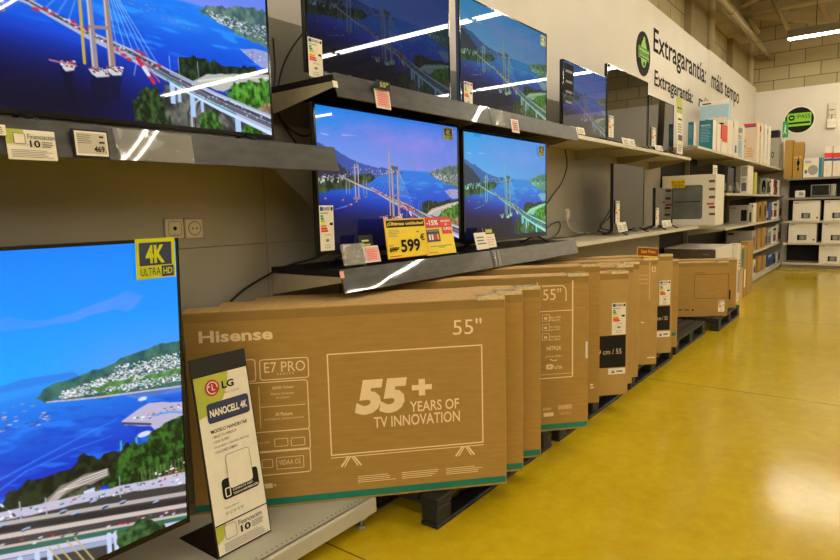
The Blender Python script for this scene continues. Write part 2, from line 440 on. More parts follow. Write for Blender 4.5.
s_u2 = steel_shelf(3.322, 4.645, ZU, 'upper steel shelf with wrinkled clear film at its joint', True)
s_l1 = steel_shelf(1.99, 3.318, ZL, 'steel shelf carrying the yellow price signs above the cartons')
s_l2 = steel_shelf(3.322, 4.645, ZL, 'steel shelf under the second screen of the middle row', True)
def film(parent, x0, x1, z1, z0, seed):
    random.seed(seed); a = MB(); n = 7
    vs = []
    for i in range(n+1):
        x = x0+(x1-x0)*i/n
        for k, z in enumerate((z1, (z1+z0)/2, z0)):
            t = (-z)/.106
            vs.append((x+random.uniform(-.008, .008), -.006-.028*t+random.uniform(-.012, 0), z))
    f = [(i*3+k, (i+1)*3+k, (i+1)*3+k+1, i*3+k+1) for i in range(n) for k in range(2)]
    a.add(vs, f, 'film'); o = a.build('plastic_film', parent); o['label'] = 'wrinkled clear film'
film(s_tl, float(aty(116, 145, 1.965)[0])-1.321, float(aty(192, 150, 1.965)[0])-1.321, .0, -.10, 3)
film(s_u2, -.62, -.52, -.005, -.1, 5)
film(s_l2, -.6, -.575, .0, -.1, 6)
film(s_l2, -.64, -.625, .0, -.1, 8)
def cream_shelf(x0, x1, z, label, d=.02, front=SF, back=WP, group='pale television shelves'):
    r = empty('white_shelf', ((x0+x1)/2, front, z), 0, label, 'shelf', group); h = (x1-x0)/2
    a = MB(); a.bbox(-h+.003, h-.003, .003, back-front-.004, -.022, 0, 'shelf_cream', .003); a.build('board', r)
    a = MB(); a.prism([(-h+.002, .004, -.001), (-h+.002, -.006, -.003), (-h+.002, -.012, -.036), (-h+.002, .004, -.036)], (2*h-.004, 0, 0), 'shelf_cream'); a.build('price_rail', r)
    for x in (-h+.014, h-.014):
        a = MB(); a.prism([(x-.005, .03, -.022), (x-.005, .03, -.04), (x-.005, back-front-.004, -.12), (x-.005, back-front-.004, -.022)], (.01, 0, 0), 'bracket'); a.build('bracket', r)
    return r
names = ('nearest the steel shelves', 'in the middle of the run', 'at the end before the small goods')
ZWU, ZWL = 2.02, 1.165
for i in range(3):
    x0 = 4.65+i*1.165
    cream_shelf(x0, x0+1.16, ZWU, 'pale upper shelf %s' % names[i])
for i in range(4):
    x0 = 4.65+i*1.31
    cream_shelf(x0, x0+1.305, ZWL, ('pale lower shelf beside the steel shelf with loose cables', 'pale lower shelf under the two small screens', 'pale lower shelf before the big oven carton', 'pale lower shelf under the big oven carton')[i])
# base deck of the near gondola
r = empty('base_deck', (1.33, 1.83, 0), 0, 'perforated cream steel base deck in front of the leaning carton', 'base shelf')
a = MB()
a.bbox(-2.4, .665, .0, WP-1.834, .13, .145, 'deck', .003); a.build('deck_panel', r)
a = MB(); a.prism([(-2.4, -.004, .145), (-2.4, -.012, .138), (-2.4, -.012, .075), (-2.4, .01, .07), (-2.4, .01, .145)], (3.068, 0, 0), 'deck'); a.build('kick_rail', r)
a = MB(); F = Face(a, (-.9, 0, .1456), (1, 0, 0), (0, 1, 0), (0, 0, 1), .0006)
for i in range(62): F.disc(i*.025, .03, .0038, .0038, 'deck_hole', 1, 8)
a.build('perforations', r)
for x in (-1.8, -.6, .62):
    a = MB(); a.box(x-.02, x+.02, .02, .06, .045, .13, 'deck'); a.tube([(x, .04, .045), (x, .04, .012)], .007, 'bracket', 8); a.tube([(x, .04, .012), (x, .04, .0)], .02, 'bracket', 10)
    a.build('foot', r)

# ================================================================== TELEVISIONS
def vnoise(x, y, seed=0):
    rs = np.random.RandomState(seed); G = rs.rand(64, 64)
    xi, yi = np.floor(x).astype(int), np.floor(y).astype(int); fx, fy = x-xi, y-yi
    fx = fx*fx*(3-2*fx); fy = fy*fy*(3-2*fy)
    g = lambda a, b: G[a % 64, b % 64]
    return (g(xi, yi)*(1-fx)+g(xi+1, yi)*fx)*(1-fy)+(g(xi, yi+1)*(1-fx)+g(xi+1, yi+1)*fx)*fy
def fbm(x, y, seed=0, o=4):
    t = 0; a = .5
    for i in range(o): t = t+a*vnoise(x*2**i, y*2**i, seed+i); a /= 2
    return t/(1-.5**o)
class Paint:
    """a video frame drawn into arrays; 16 x 9 units, origin at the top left"""
    def __init__(s, U, V, px): s.U, s.V, s.px = U, V, px; s.C = np.zeros((len(U), 3))
    def mix(s, a, col):
        a = np.clip(a, 0, 1)[:, None]; s.C = s.C*(1-a)+np.asarray(col, float)*a
    def poly(s, pts, col, jag=0.0, jf=3.0, seed=1, alpha=1.0):
        U, V = s.U, s.V
        if jag:
            U = U+(vnoise(s.U*jf, s.V*jf, seed)-.5)*jag; V = V+(vnoise(s.U*jf+9, s.V*jf+5, seed+1)-.5)*jag
        x0, x1 = min(p[0] for p in pts)-.5, max(p[0] for p in pts)+.5
        y0, y1 = min(p[1] for p in pts)-.5, max(p[1] for p in pts)+.5
        sel = np.where((U > x0) & (U < x1) & (V > y0) & (V < y1))[0]
        if not len(sel): return np.zeros(len(U))
        u, v = U[sel], V[sel]; ins = np.zeros(len(sel), bool); d = np.full(len(sel), 9.0)
        n = len(pts)
        for i in range(n):
            (xa, ya), (xb, yb) = pts[i], pts[(i+1) % n]
            if ya != yb:
                c = ((ya > v) != (yb > v)) & (u < (xb-xa)*(v-ya)/(yb-ya)+xa); ins ^= c
            L = (xb-xa)**2+(yb-ya)**2+1e-12; t = np.clip(((u-xa)*(xb-xa)+(v-ya)*(yb-ya))/L, 0, 1)
            d = np.minimum(d, np.hypot(u-xa-t*(xb-xa), v-ya-t*(yb-ya)))
        a = np.zeros(len(U)); a[sel] = np.clip(.5+np.where(ins, d, -d)/s.px, 0, 1)*alpha
        if col is not None: s.mix(a, col if np.ndim(col) == 1 else col)
        return a
    def line(s, p, q, w, col, w2=None, alpha=1.0):
        (xa, ya), (xb, yb) = p, q; w2 = w if w2 is None else w2
        L = (xb-xa)**2+(yb-ya)**2+1e-12
        t = np.clip(((s.U-xa)*(xb-xa)+(s.V-ya)*(yb-ya))/L, 0, 1)
        d = np.hypot(s.U-xa-t*(xb-xa), s.V-ya-t*(yb-ya)); ww = (w+(w2-w)*t)/2
        k = np.minimum(1, 2*ww/s.px)
        s.mix(np.clip(.5+(np.maximum(ww, s.px/2)-d)/s.px, 0, 1)*alpha*k, col)
    def dot(s, x, y, rx, ry, col, alpha=1.0, soft=.15):
        d = np.hypot((s.U-x)/rx, (s.V-y)/ry); s.mix(np.clip((1-d)/soft, 0, 1)*alpha, col)
    def pathline(s, pts, w, col, w2=None, alpha=1.0):
        n = len(pts)-1; w2 = w if w2 is None else w2
        for i in range(n): s.line(pts[i], pts[i+1], w+(w2-w)*i/n, col, w+(w2-w)*(i+1)/n, alpha)
def trees(P, pts, seed, dark=(14, 28, 14), light=(52, 96, 36), jag=.35, f=7.0, jf=5.0):
    a = P.poly(pts, None, jag=jag, jf=jf, seed=seed)
    n = np.clip((fbm(P.U*f, P.V*f*.8, seed, 5)-.32)*2.6, 0, 1)[:, None]
    P.mix(a, np.array(dark)*(1-n)+np.array(light)*n)
def houses(P, quad, n, seed, cols, s=.09, alpha=.9):
    rs = random.Random(seed)
    for _ in range(n):
        a, b = rs.random(), rs.random()
        x = (quad[0][0]*(1-a)+quad[1][0]*a)*(1-b)+(quad[3][0]*(1-a)+quad[2][0]*a)*b
        y = (quad[0][1]*(1-a)+quad[1][1]*a)*(1-b)+(quad[3][1]*(1-a)+quad[2][1]*a)*b
        w, h = s*rs.uniform(.5, 1.3), s*rs.uniform(.3, .8)
        sel = (np.abs(P.U-x) < w/2) & (np.abs(P.V-y) < h/2)
        P.C[sel] = P.C[sel]*(1-alpha)+np.array(rs.choice(cols))*alpha
WHITES = [(214, 210, 222), (190, 186, 200), (232, 228, 232), (170, 160, 166), (200, 176, 160)]

def paint_bridge(U, V, px):
    P = Paint(U, V, px)
    # sky
    t = np.clip(V/4.0, 0, 1)[:, None]; lr = np.clip(U/16, 0, 1)[:, None]
    top = np.array((10, 132, 232))*(1-lr)+np.array((62, 116, 224))*lr; low = np.array((132, 158, 240))*(1-lr)+np.array((110, 128, 216))*lr
    P.C = top*(1-t)+low*t
    c = np.clip((fbm(U*.45, V*1.0+U*.15, 11)-.5)*3.0, 0, 1)*np.clip(V/1.5, 0, 1)*.6
    P.mix(c, (150, 132, 226))
    P.mix(np.exp(-((U-8)/5)**2-((V-2.0)/1.0)**2)*.5, (148, 130, 226))
    P.line((.9, 2.05), (1.5, 2.1), .08, (180, 200, 245), alpha=.7); P.line((2.8, 2.0), (4.2, 1.95), .1, (170, 190, 245), .02, .7)
    # sea
    a = np.clip((V-3.98)/.12, 0, 1)
    n = fbm(U*.8+V*.4, V*2.2, 21, 4)[:, None]
    far = np.array((44, 140, 232))*(1-n)+np.array((20, 112, 222))*n
    g = np.clip((V-4.0)/2.6, 0, 1)[:, None]; mid = np.array((14, 66, 196))
    sea = far*(1-g)+mid*g
    g2 = np.clip((V-5.6-(U-3)*.16)/2.0, 0, 1)[:, None]; sea = sea*(1-g2)+np.array((6, 16, 96))*g2
    g3 = np.clip((V-6.5)/2.2, 0, 1)[:, None]*np.clip((11-U)/4, .3, 1)[:, None]; sea = sea*(1-g3)+np.array((7, 7, 34))*g3
    P.mix(a, sea)
    w = np.clip((fbm(U*.9-V*.9, V*4.5, 31, 3)-.56)*7, 0, 1)*np.clip((V-4.2)/.4, 0, 1)*np.clip((7.0-V)/1, 0, 1)*np.clip((U-5)/4, 0, 1)
    P.mix(w*.45, (60, 170, 245))
    P.dot(11.2, 5.0, 1.6, .35, (70, 180, 245), .35, 1.0)
    # far hills, town on the left shore
    P.poly([(0, 2.55), (1.6, 2.9), (2.9, 3.25), (3.9, 3.62), (5.5, 3.9), (7.6, 4.0), (9.2, 4.15), (9.0, 4.3), (0, 5.2)], (58, 84, 168), jag=.15)
    P.poly([(0, 2.7), (1.4, 3.25), (2.6, 3.9), (3.4, 4.4), (3.4, 5.0), (0, 5.4)], (46, 50, 76), jag=.2)
    houses(P, [(3.4, 4.0), (8.6, 4.1), (7.2, 4.35), (2.6, 4.7)], 90, 3, WHITES, .09, .7)
    trees(P, [(0, 4.75), (2.2, 4.75), (5.6, 4.3), (6.0, 4.75), (4.6, 5.15), (3.0, 5.45), (0, 5.75)], 41, (26, 32, 34), (70, 92, 52), .2, 4)
    houses(P, [(0, 4.55), (3.0, 4.6), (2.6, 5.0), (0, 5.1)], 60, 5, WHITES, .13, .8)
    # island right with town
    isl = [(12.35, 4.25), (12.9, 3.95), (14.0, 3.75), (15.0, 3.5), (16.8, 3.35), (16.8, 5.4), (15.6, 5.0), (14.4, 4.85), (13.4, 4.55)]
    trees(P, isl, 51, (62, 88, 92), (112, 134, 112), .15, 4)
    houses(P, [(12.7, 4.15), (16.4, 4.1), (16.4, 5.0), (13.4, 4.55)], 220, 7, WHITES+[(176, 188, 170)], .1, .75)
    P.poly([(14.4, 5.45), (15.2, 5.3), (16.8, 5.3), (16.8, 6.0), (15.6, 6.1), (15.0, 5.8)], (150, 152, 196), jag=.05)
    houses(P, [(14.6, 5.5), (16.4, 5.35), (16.4, 5.9), (15.2, 5.9)], 30, 9, [(206, 204, 226), (110, 104, 140), (176, 120, 130)], .1)
    rs = random.Random(4)
    for i in range(26): P.dot(8.0+i*.16+rs.uniform(-.2, .2), 4.35+i*.03+rs.uniform(-.15, .15), .07, .025, (196, 120, 130), .6, .5)
    # boats
    for x, y, w_ in ((3.3, 6.5, .34), (2.6, 6.2, .2), (1.0, 6.1, .18), (3.9, 6.3, .2)):
        P.dot(x, y, w_, .07, (150, 40, 40), .9, .5); P.dot(x+w_*.3, y-.05, w_*.5, .05, (220, 200, 200), .8, .5)
    P.line((1.9, 6.75), (3.0, 6.55), .04, (120, 150, 230), .1, .7)
    # woods and motorway on the near shore
    trees(P, [(11.2, 7.1), (11.4, 6.5), (12.1, 6.2), (13.0, 6.25), (14.4, 6.3), (16.8, 6.05), (16.8, 7.4), (12.5, 7.4)], 61, (12, 22, 16), (44, 66, 36), .3, 6)
    P.poly([(11.9, 7.3), (12.6, 6.85), (14, 6.6), (16.8, 6.2), (16.8, 6.55), (14.4, 6.95), (13.4, 7.5)], (186, 176, 166), jag=.08)
    P.pathline([(12.2, 7.2), (13.6, 6.85), (16.8, 6.38)], .08, (226, 214, 180), .06)
    trees(P, [(13.5, 7.6), (14.1, 7.0), (15.2, 6.75), (16.8, 6.35), (16.8, 9), (15.4, 8.6)], 71, (30, 66, 16), (96, 158, 50), .3, 6)
    trees(P, [(15.2, 8.0), (16.8, 7.3), (16.8, 9)], 73, (110, 90, 60), (180, 150, 110), .2, 5)
    gnd = [(10.6, 7.6), (12, 7.6), (16.8, 9.2), (10.2, 9.2)]
    trees(P, gnd, 81, (42, 40, 40), (120, 112, 100), .1, 3)
    for o_ in (0, .16, .32): P.pathline([(11.6+o_, 9.2), (11.6+o_, 8.6), (11.85+o_, 8.1), (12.3+o_, 7.8)], .07, (200, 190, 180) if o_ == .16 else (50, 50, 54))
    for o_ in (0, .5): P.pathline([(13.2+o_, 8.2), (13.7+o_, 8.7), (14.1+o_, 9.2)], .22, (58, 58, 62)); 
    trees(P, [(9.1, 9.2), (9.2, 8.5), (9.6, 7.9), (10.1, 7.65), (10.5, 8.1), (10.8, 9.2)], 91, (16, 26, 12), (62, 88, 40), .35, 7)
    trees(P, [(12.1, 9.2), (12.3, 8.5), (12.7, 8.3), (13.1, 8.7), (13.2, 9.2)], 93, (24, 50, 14), (84, 130, 46), .25, 7)
    trees(P, [(14.3, 9.2), (14.5, 8.8), (15.0, 8.75), (15.5, 9.2)], 95, (24, 60, 14), (90, 140, 46), .2, 7)
    # piers of the viaduct
    for x, y0, y1, w_ in ((10.95, 7.3, 8.3, .22), (11.25, 7.5, 8.2, .16), (11.85, 7.6, 8.75, .24), (12.3, 7.9, 8.5, .14), (14.1, 8.4, 9.2, .3)):
        P.poly([(x-w_/2, y0), (x+w_/2, y0), (x+w_/2, y1), (x-w_/2, y1)], (176, 192, 222))
    # far tower and piers
    for x in (3.88, 4.2):
        P.line((x, 3.85), (x, 6.0), .1, (178, 168, 168))
    P.line((3.85, 4.0), (4.25, 4.0), .06, (178, 168, 168)); P.line((4.1, 3.3), (4.1, 4.0), .04, (170, 160, 160))
    for x in (3.0, 3.3, 4.7, 5.0): P.line((x, 4.9), (x, 5.75), .07, (150, 145, 150))
    P.dot(4.0, 6.05, .45, .12, (160, 120, 120), .9, .3); P.dot(4.9, 5.95, .2, .1, (120, 110, 120), .9, .3)
    # stay cables
    for i in range(6):
        P.line((7.82, 3.9), (5.1+i*.38, 5.22+i*.15), .03, (160, 176, 210), alpha=.7)
        P.line((8.44, 3.85), (8.75+i*.33, 6.38+i*.09), .03, (180, 196, 220), alpha=.75)
    # deck
    P.poly([(2.3, 4.5), (4.7, 5.2), (5.76, 5.38), (7.65, 6.02), (9.37, 6.42), (10.9, 6.95), (13.0, 7.55), (16.8, 8.4), (16.8, 9.35), (13.2, 8.28), (10.9, 7.5), (9.37, 6.9), (7.65, 6.35), (5.76, 5.6), (4.6, 5.35), (2.3, 4.62)], (176, 172, 192))
    P.pathline([(2.3, 4.56), (5.76, 5.48), (7.65, 6.14), (9.37, 6.58), (10.9, 7.12), (13.0, 7.75), (16.8, 8.68)], .03, (70, 66, 78), .22)
    P.pathline([(9.37, 6.72), (10.9, 7.28), (13.0, 7.95), (16.8, 8.95)], .06, (96, 92, 104), .22)
    P.pathline([(10.2, 7.1), (11.2, 7.5), (12.4, 7.95), (14, 8.4)], .04, (40, 140, 130), .07)
    P.pathline([(10.9, 7.08), (13.0, 7.68), (16.8, 8.55)], .03, (206, 204, 222), .1)
    P.pathline([(10.9, 7.5), (13.2, 8.28), (16.8, 9.35)], .08, (206, 214, 236), .2)
    for x, y in ((6.3, 5.62), (6.5, 5.72), (7.3, 6.0), (7.7, 6.0), (8.8, 6.55), (9.0, 6.7), (9.6, 6.45), (9.8, 6.55), (10.4, 6.85), (6.0, 5.7), (7.2, 5.85), (9.2, 6.82)):
        P.dot(x, y, .16, .08, (190, 44, 62), .9, .4)
    rs = random.Random(9)
    for i in range(60):
        x = rs.uniform(10.6, 16); P.dot(x, 7.12+(x-10.6)*.27+rs.uniform(-.12, .3), .06, .03, rs.choice([(230, 226, 230), (60, 56, 66), (150, 60, 60), (90, 140, 130)]), .8, .4)
    for i in range(90):
        x = rs.uniform(5.5, 10.5); P.dot(x, 5.4+(x-5.7)*.335+rs.uniform(-.06, .1), .06, .035, rs.choice([(230, 226, 230), (60, 50, 60), (200, 150, 150)]), .8, .4)
    # near tower, crane
    P.line((7.52, 2.9), (7.5, 7.25), .11, (196, 158, 60)); P.line((7.52, 2.4), (7.52, 3.2), .05, (190, 160, 110))
    P.poly([(7.74, 3.75), (7.9, 3.75), (8.0, 7.4), (7.76, 7.4)], (156, 130, 128)); P.line((7.78, 3.8), (7.8, 7.3), .05, (208, 196, 190))
    P.poly([(8.36, 3.8), (8.52, 3.8), (8.66, 7.25), (8.38, 7.25)], (160, 122, 108)); P.line((8.4, 3.9), (8.44, 7.2), .05, (214, 190, 176))
    P.poly([(7.74, 3.75), (8.52, 3.8), (8.52, 4.05), (7.74, 4.0)], (96, 84, 92)); P.line((7.8, 5.9), (8.5, 5.8), .12, (150, 126, 120))
    for x, y, rx in ((8.05, 7.5, .42), (8.6, 7.35, .3), (6.92, 7.45, .24)):
        P.poly([(x-rx*.8, y+.05), (x+rx*.8, y+.05), (x+rx*.7, y+1.1), (x-rx*.6, y+1.1)], (5, 6, 26), jag=.2, alpha=.55)
        P.poly([(x-rx, y-.06), (x+rx, y-.1), (x+rx*.8, y+.12), (x-rx*.35, y+.2), (x-rx*.75, y+.1)], (206, 198, 190), jag=.04)
        houses(P, [(x-rx, y-.14), (x+rx, y-.18), (x+rx*.9, y+.02), (x-rx*.9, y+.04)], 34, int(x*10), [(196, 60, 70), (214, 190, 186), (120, 50, 56), (230, 226, 224), (60, 50, 60)], .1)
    P.line((6.3, 7.35), (7.2, 7.4), .05, (206, 120, 120))
    P.line((9.55, 6.75), (10.15, 7.55), .16, (206, 36, 60)); P.line((9.78, 7.05), (9.95, 7.28), .16, (220, 210, 220)); P.line((9.7, 6.7), (10.4, 7.5), .05, (190, 90, 110))
    P.line((9.5, 6.85), (9.35, 7.4), .03, (200, 200, 220), alpha=.8)
    for x in (10.9, 11.3, 12.2): P.line((x, 6.4), (x+.02, 7.1), .03, (180, 186, 206), alpha=.8)
    # soft light reflected in the water under the tower
    return P.C

def paint_coast(U, V, px):
    P = Paint(U, V, px)
    t = np.clip(V/3.6, 0, 1)[:, None]; k = np.clip((U-11)/5, 0, 1)[:, None]
    P.C = (np.array((0, 122, 250))*(1-t)+np.array((22, 160, 252))*t)*(1-k*.3)+np.array((20, 132, 240))*k*.3
    P.mix(np.clip((V-2.0-(U-11)*.02)/1.3, 0, 1)*np.clip((U-11.6)/2.4, 0, 1)*.85, (80, 146, 240))
    a = P.poly([(10.4, 1.95), (11.3, 1.72), (12.4, 1.85), (13.4, 1.62), (14.4, 1.35), (14.95, 1.55), (14.7, 1.78), (13.8, 1.95), (12.6, 1.95), (11.4, 2.0)], None, jag=.25, jf=2)
    P.mix(a*.75*np.clip((fbm(U*1.2, V*2.2, 5)+.25), 0, 1), (96, 140, 244))
    P.poly([(9, 3.6), (10.8, 3.42), (11.7, 3.3), (12.9, 3.38), (13.2, 3.7), (9, 3.9)], (38, 116, 220), alpha=.8)
    # sea
    g = np.clip((V-3.5)/2.5, 0, 1)[:, None]
    sea = np.array((28, 140, 240))*(1-g)+np.array((2, 50, 190))*g
    P.mix(np.clip((V-3.5+(U-12)*.0)/.1, 0, 1), sea)
    for i in range(14):
        x = 10.6+i*.14; P.line((x, 3.75), (x+.35, 3.55), .015, (120, 180, 235), alpha=.5)
    w = np.clip((fbm(U*.7+V*1.1, V*4.0-U*1.2, 31, 3)-.54)*8, 0, 1)*np.clip((V-4.2)/.3, 0, 1)
    P.mix(w*.6, (40, 126, 242)); P.mix(np.clip((fbm(U*1.5+V*2, V*7-U*2, 77, 4)-.5)*4, 0, 1)*np.clip((V-4.0)/.4, 0, 1)*.35, (0, 40, 170))
    P.pathline([(10.5, 5.9), (11.8, 5.55), (13.2, 5.2), (14.0, 5.05)], .05, (50, 130, 240), .03, .7)
    P.pathline([(10.5, 6.25), (11.6, 5.75), (12.8, 5.55), (13.8, 5.5)], .06, (50, 130, 240), .03, .6)
    rs = random.Random(2)
    for cx, cy, n in ((11.15, 4.3, 12), (11.9, 4.35, 16), (12.1, 4.0, 8), (11.5, 4.1, 6)):
        for i in range(n): P.dot(cx+rs.uniform(-.3, .35), cy+rs.uniform(-.2, .25), .07, .018, rs.choice([(160, 130, 150), (200, 190, 210), (60, 60, 110)]), .85, .5)
    # headland and town
    hd = [(11.9, 3.88), (12.1, 3.72), (12.45, 3.6), (13.0, 3.52), (13.45, 3.47), (14.2, 3.3), (15.0, 3.14), (15.63, 3.07), (16.5, 3.15), (16.5, 4.6), (15.0, 4.45), (14.4, 4.36), (13.4, 4.22), (12.2, 4.05)]
    trees(P, hd, 12, (34, 80, 84), (66, 116, 100), .1, 5)
    houses(P, [(12.6, 3.85), (16.2, 3.45), (16.2, 4.4), (12.5, 4.05)], 900, 3, [(222, 222, 236), (196, 196, 216), (240, 238, 244), (186, 166, 170), (110, 146, 120)], .06, .8)
    houses(P, [(14.0, 3.5), (16.2, 3.45), (16.2, 4.4), (13.6, 4.3)], 420, 4, [(222, 222, 236), (206, 206, 226), (240, 238, 244), (180, 170, 180)], .06, .8)
    trees(P, [(13.2, 3.98), (13.9, 3.9), (14.6, 3.88), (14.5, 4.0), (13.6, 4.1)], 15, (50, 100, 56), (90, 140, 70), .15, 6)
    trees(P, [(14.5, 4.0), (15.4, 3.98), (16.4, 4.02), (16.4, 4.18), (15, 4.12)], 17, (56, 104, 56), (96, 146, 74), .1, 6)
    trees(P, [(13.4, 4.22), (14.2, 4.18), (14.1, 4.3), (13.5, 4.28)], 19, (44, 100, 50), (84, 140, 60), .1, 6)
    P.pathline([(12.2, 4.05), (13.4, 4.25), (14.4, 4.38), (16.2, 4.6)], .03, (216, 190, 180), .05)
    P.poly([(14.2, 4.42), (16.3, 4.6), (16.3, 4.8), (14.6, 4.6)], (130, 140, 190), alpha=.5)
    P.dot(14.75, 4.65, .16, .07, (220, 230, 245), .9, .3)
    # quay
    P.poly([(14.1, 5.15), (14.6, 4.9), (14.95, 4.83), (15.6, 5.0), (16.4, 5.15), (16.4, 5.9), (15.1, 5.75), (14.95, 5.55), (14.2, 5.3)], (178, 172, 200), jag=.06)
    P.pathline([(14.12, 5.22), (14.95, 5.5)], .07, (60, 60, 100))
    houses(P, [(14.4, 5.1), (16.0, 5.1), (16.0, 5.3), (14.6, 5.3)], 26, 6, [(60, 60, 80), (210, 120, 110), (230, 230, 240), (110, 100, 130)], .08)
    P.pathline([(15.0, 5.25), (15.6, 5.3), (16.2, 5.5)], .05, (60, 150, 230))
    P.dot(14.75, 5.75, .25, .1, (214, 214, 226), .95, .3)
    P.line((14.05, 5.75), (14.03, 6.1), .05, (60, 170, 160)); P.line((14.5, 5.8), (14.5, 6.0), .06, (60, 170, 160))
    # dark woods
    trees(P, [(9.5, 7.2), (10.8, 6.6), (11.1, 6.3), (11.6, 5.98), (12.25, 6.0), (12.7, 5.98), (13.0, 5.85), (13.5, 6.0), (14.1, 5.95), (14.4, 5.95), (14.4, 6.8), (12, 7.0), (10.8, 7.4)], 23, (10, 18, 14), (34, 46, 26), .3, 7)
    # motorway branch
    P.poly([(11.7, 6.95), (12.0, 6.7), (12.4, 6.47), (13.0, 6.38), (13.62, 6.4), (13.65, 6.62), (13.1, 6.75), (12.5, 7.1)], (132, 122, 116), jag=.06)
    for o_ in (0, .1, .2): P.pathline([(11.9+o_, 6.95), (12.3+o_, 6.62), (12.9, 6.47+o_*.8), (13.6, 6.45+o_*.7)], .03, (214, 208, 200))
    trees(P, [(12.2, 6.9), (12.7, 6.7), (13.2, 6.72), (13.5, 6.85), (13.2, 7.2), (12.6, 7.2)], 29, (26, 30, 22), (92, 96, 70), .1, 6)
    P.poly([(12.95, 6.85), (13.25, 6.85), (13.25, 7.0), (12.95, 6.97)], (190, 208, 236))
    # green wood on the right
    trees(P, [(13.4, 7.2), (13.6, 6.7), (13.9, 6.3), (14.3, 6.0), (14.8, 5.85), (15.2, 5.72), (16.5, 5.55), (16.5, 7.5), (14.2, 7.45)], 37, (12, 34, 14), (54, 104, 34), .3, 9)
    for i in range(14): x = 14.6+i*.12; P.line((x, 6.9), (x+.02, 7.35), .03, (150, 130, 100), alpha=.6)
    houses(P, [(15.0, 7.0), (16.2, 7.1), (16.2, 7.6), (14.9, 7.5)], 30, 8, [(206, 196, 196), (180, 60, 60), (230, 230, 236)], .1)
    # viaduct
    sh = lambda y: y  # level lines already follow the deck
    P.poly([(9, 6.5), (10.77, 6.72), (13.4, 7.05), (15.8, 7.6), (16.6, 7.75), (16.6, 9.2), (9, 9.2)], (58, 56, 54), jag=.04)
    def band(y0, y1, w, col, a=1.0): P.line((9.0, y0-.55), (16.6, y1+.25), w, col, w*1.4, a)
    P.poly([(10.9, 6.62), (13.4, 7.0), (15.9, 7.42), (16.5, 7.55), (16.5, 7.95), (14, 7.35), (10.9, 6.85)], (186, 182, 206), jag=.05)
    houses(P, [(10.9, 6.65), (16.2, 7.5), (16.2, 7.8), (10.9, 6.82)], 60, 12, [(230, 230, 240), (60, 140, 120), (190, 70, 80), (90, 80, 100)], .09)
    band(7.0, 8.05, .1, (176, 166, 166)); band(7.13, 8.3, .12, (40, 38, 44)); band(7.32, 8.48, .12, (196, 184, 176)); band(7.46, 8.62, .12, (64, 60, 64)); band(7.6, 8.78, .07, (190, 180, 172))
    band(7.72, 8.9, .1, (40, 104, 88)); band(7.86, 9.05, .12, (196, 192, 216)); band(8.02, 9.2, .13, (150, 160, 196))
    for x, y in ((11.0, 6.98), (12.4, 7.2), (13.2, 7.25), (13.5, 7.52), (14.0, 7.6), (11.5, 7.3), (12.7, 7.4), (15.0, 8.02)):
        P.dot(x, y, .13, .045, (150, 180, 230), .9, .4); P.dot(x, y+.04, .12, .03, (30, 30, 50), .9, .4)
    rs = random.Random(5)
    for i in range(30):
        x = rs.uniform(10.7, 16); P.dot(x, 7.55+(x-11)*.235+rs.uniform(-.08, .08), .07, .035, rs.choice([(190, 50, 60), (220, 220, 235), (40, 120, 90), (60, 50, 60)]), .85, .4)
    for x in (10.9, 11.3, 11.7, 12.0, 13.55, 13.75): P.line((x, 8.0+(x-11)*.17), (x, 9.2), .13, (190, 202, 232))
    for o_ in (-.3, -.1, .15, .35): P.pathline([(12.3+o_, 8.1), (12.5+o_, 8.5), (12.8+o_, 9.1)], .04, (190, 170, 110))
    trees(P, [(13.8, 8.5), (14.6, 8.4), (15.2, 8.75), (15.3, 9.2), (13.8, 9.2)], 43, (20, 44, 24), (70, 110, 60), .15, 7)
    for x, h in ((11.4, .55), (13.95, .65), (12.0, .5)): P.line((x, 7.0+(x-11)*.15-h), (x, 7.0+(x-11)*.15), .025, (170, 180, 200))
    for i in range(7): P.line((10.75+i*.08, 6.05+i*.12), (10.79+i*.08, 6.12+i*.12), .05, (220, 220, 226) if i % 2 else (50, 50, 60))
    return P.C

def screen_mesh(w, h, nx, ny, paint, shift=(0, 0), gain=(1, 1, 1), lift=0.0, gradient=None):
    xs = np.linspace(0, 1, nx+1); ys = np.linspace(0, 1, ny+1)
    gx, gy = np.meshgrid(xs, ys); gx = gx.ravel(); gy = gy.ravel()
    co = np.stack([(gx-.5)*w, np.zeros_like(gx), (1-gy)*h], 1)
    i = np.arange(nx*ny); r, c = i//nx, i % nx; b = r*(nx+1)+c
    f = np.stack([b, b+nx+1, b+nx+2, b+1], 1)
    me = bpy.data.meshes.new('screen'); me.vertices.add(len(co)); me.vertices.foreach_set('co', co.ravel())
    me.loops.add(f.size); me.loops.foreach_set('vertex_index', f.ravel().astype(np.int32))
    me.polygons.add(len(f)); me.polygons.foreach_set('loop_start', (np.arange(len(f))*4).astype(np.int32))
    me.update(calc_edges=True)
    rgb = paint(gx*16+shift[0], gy*9+shift[1], 16.0/nx)
    c_ = lin(np.clip(rgb, 0, 255))*np.array(gain)+lift
    at = me.attributes.new('picture', 'FLOAT_COLOR', 'POINT')
    at.data.foreach_set('color', np.concatenate([c_, np.ones((len(c_), 1))], 1).astype(np.float32).ravel())
    return me

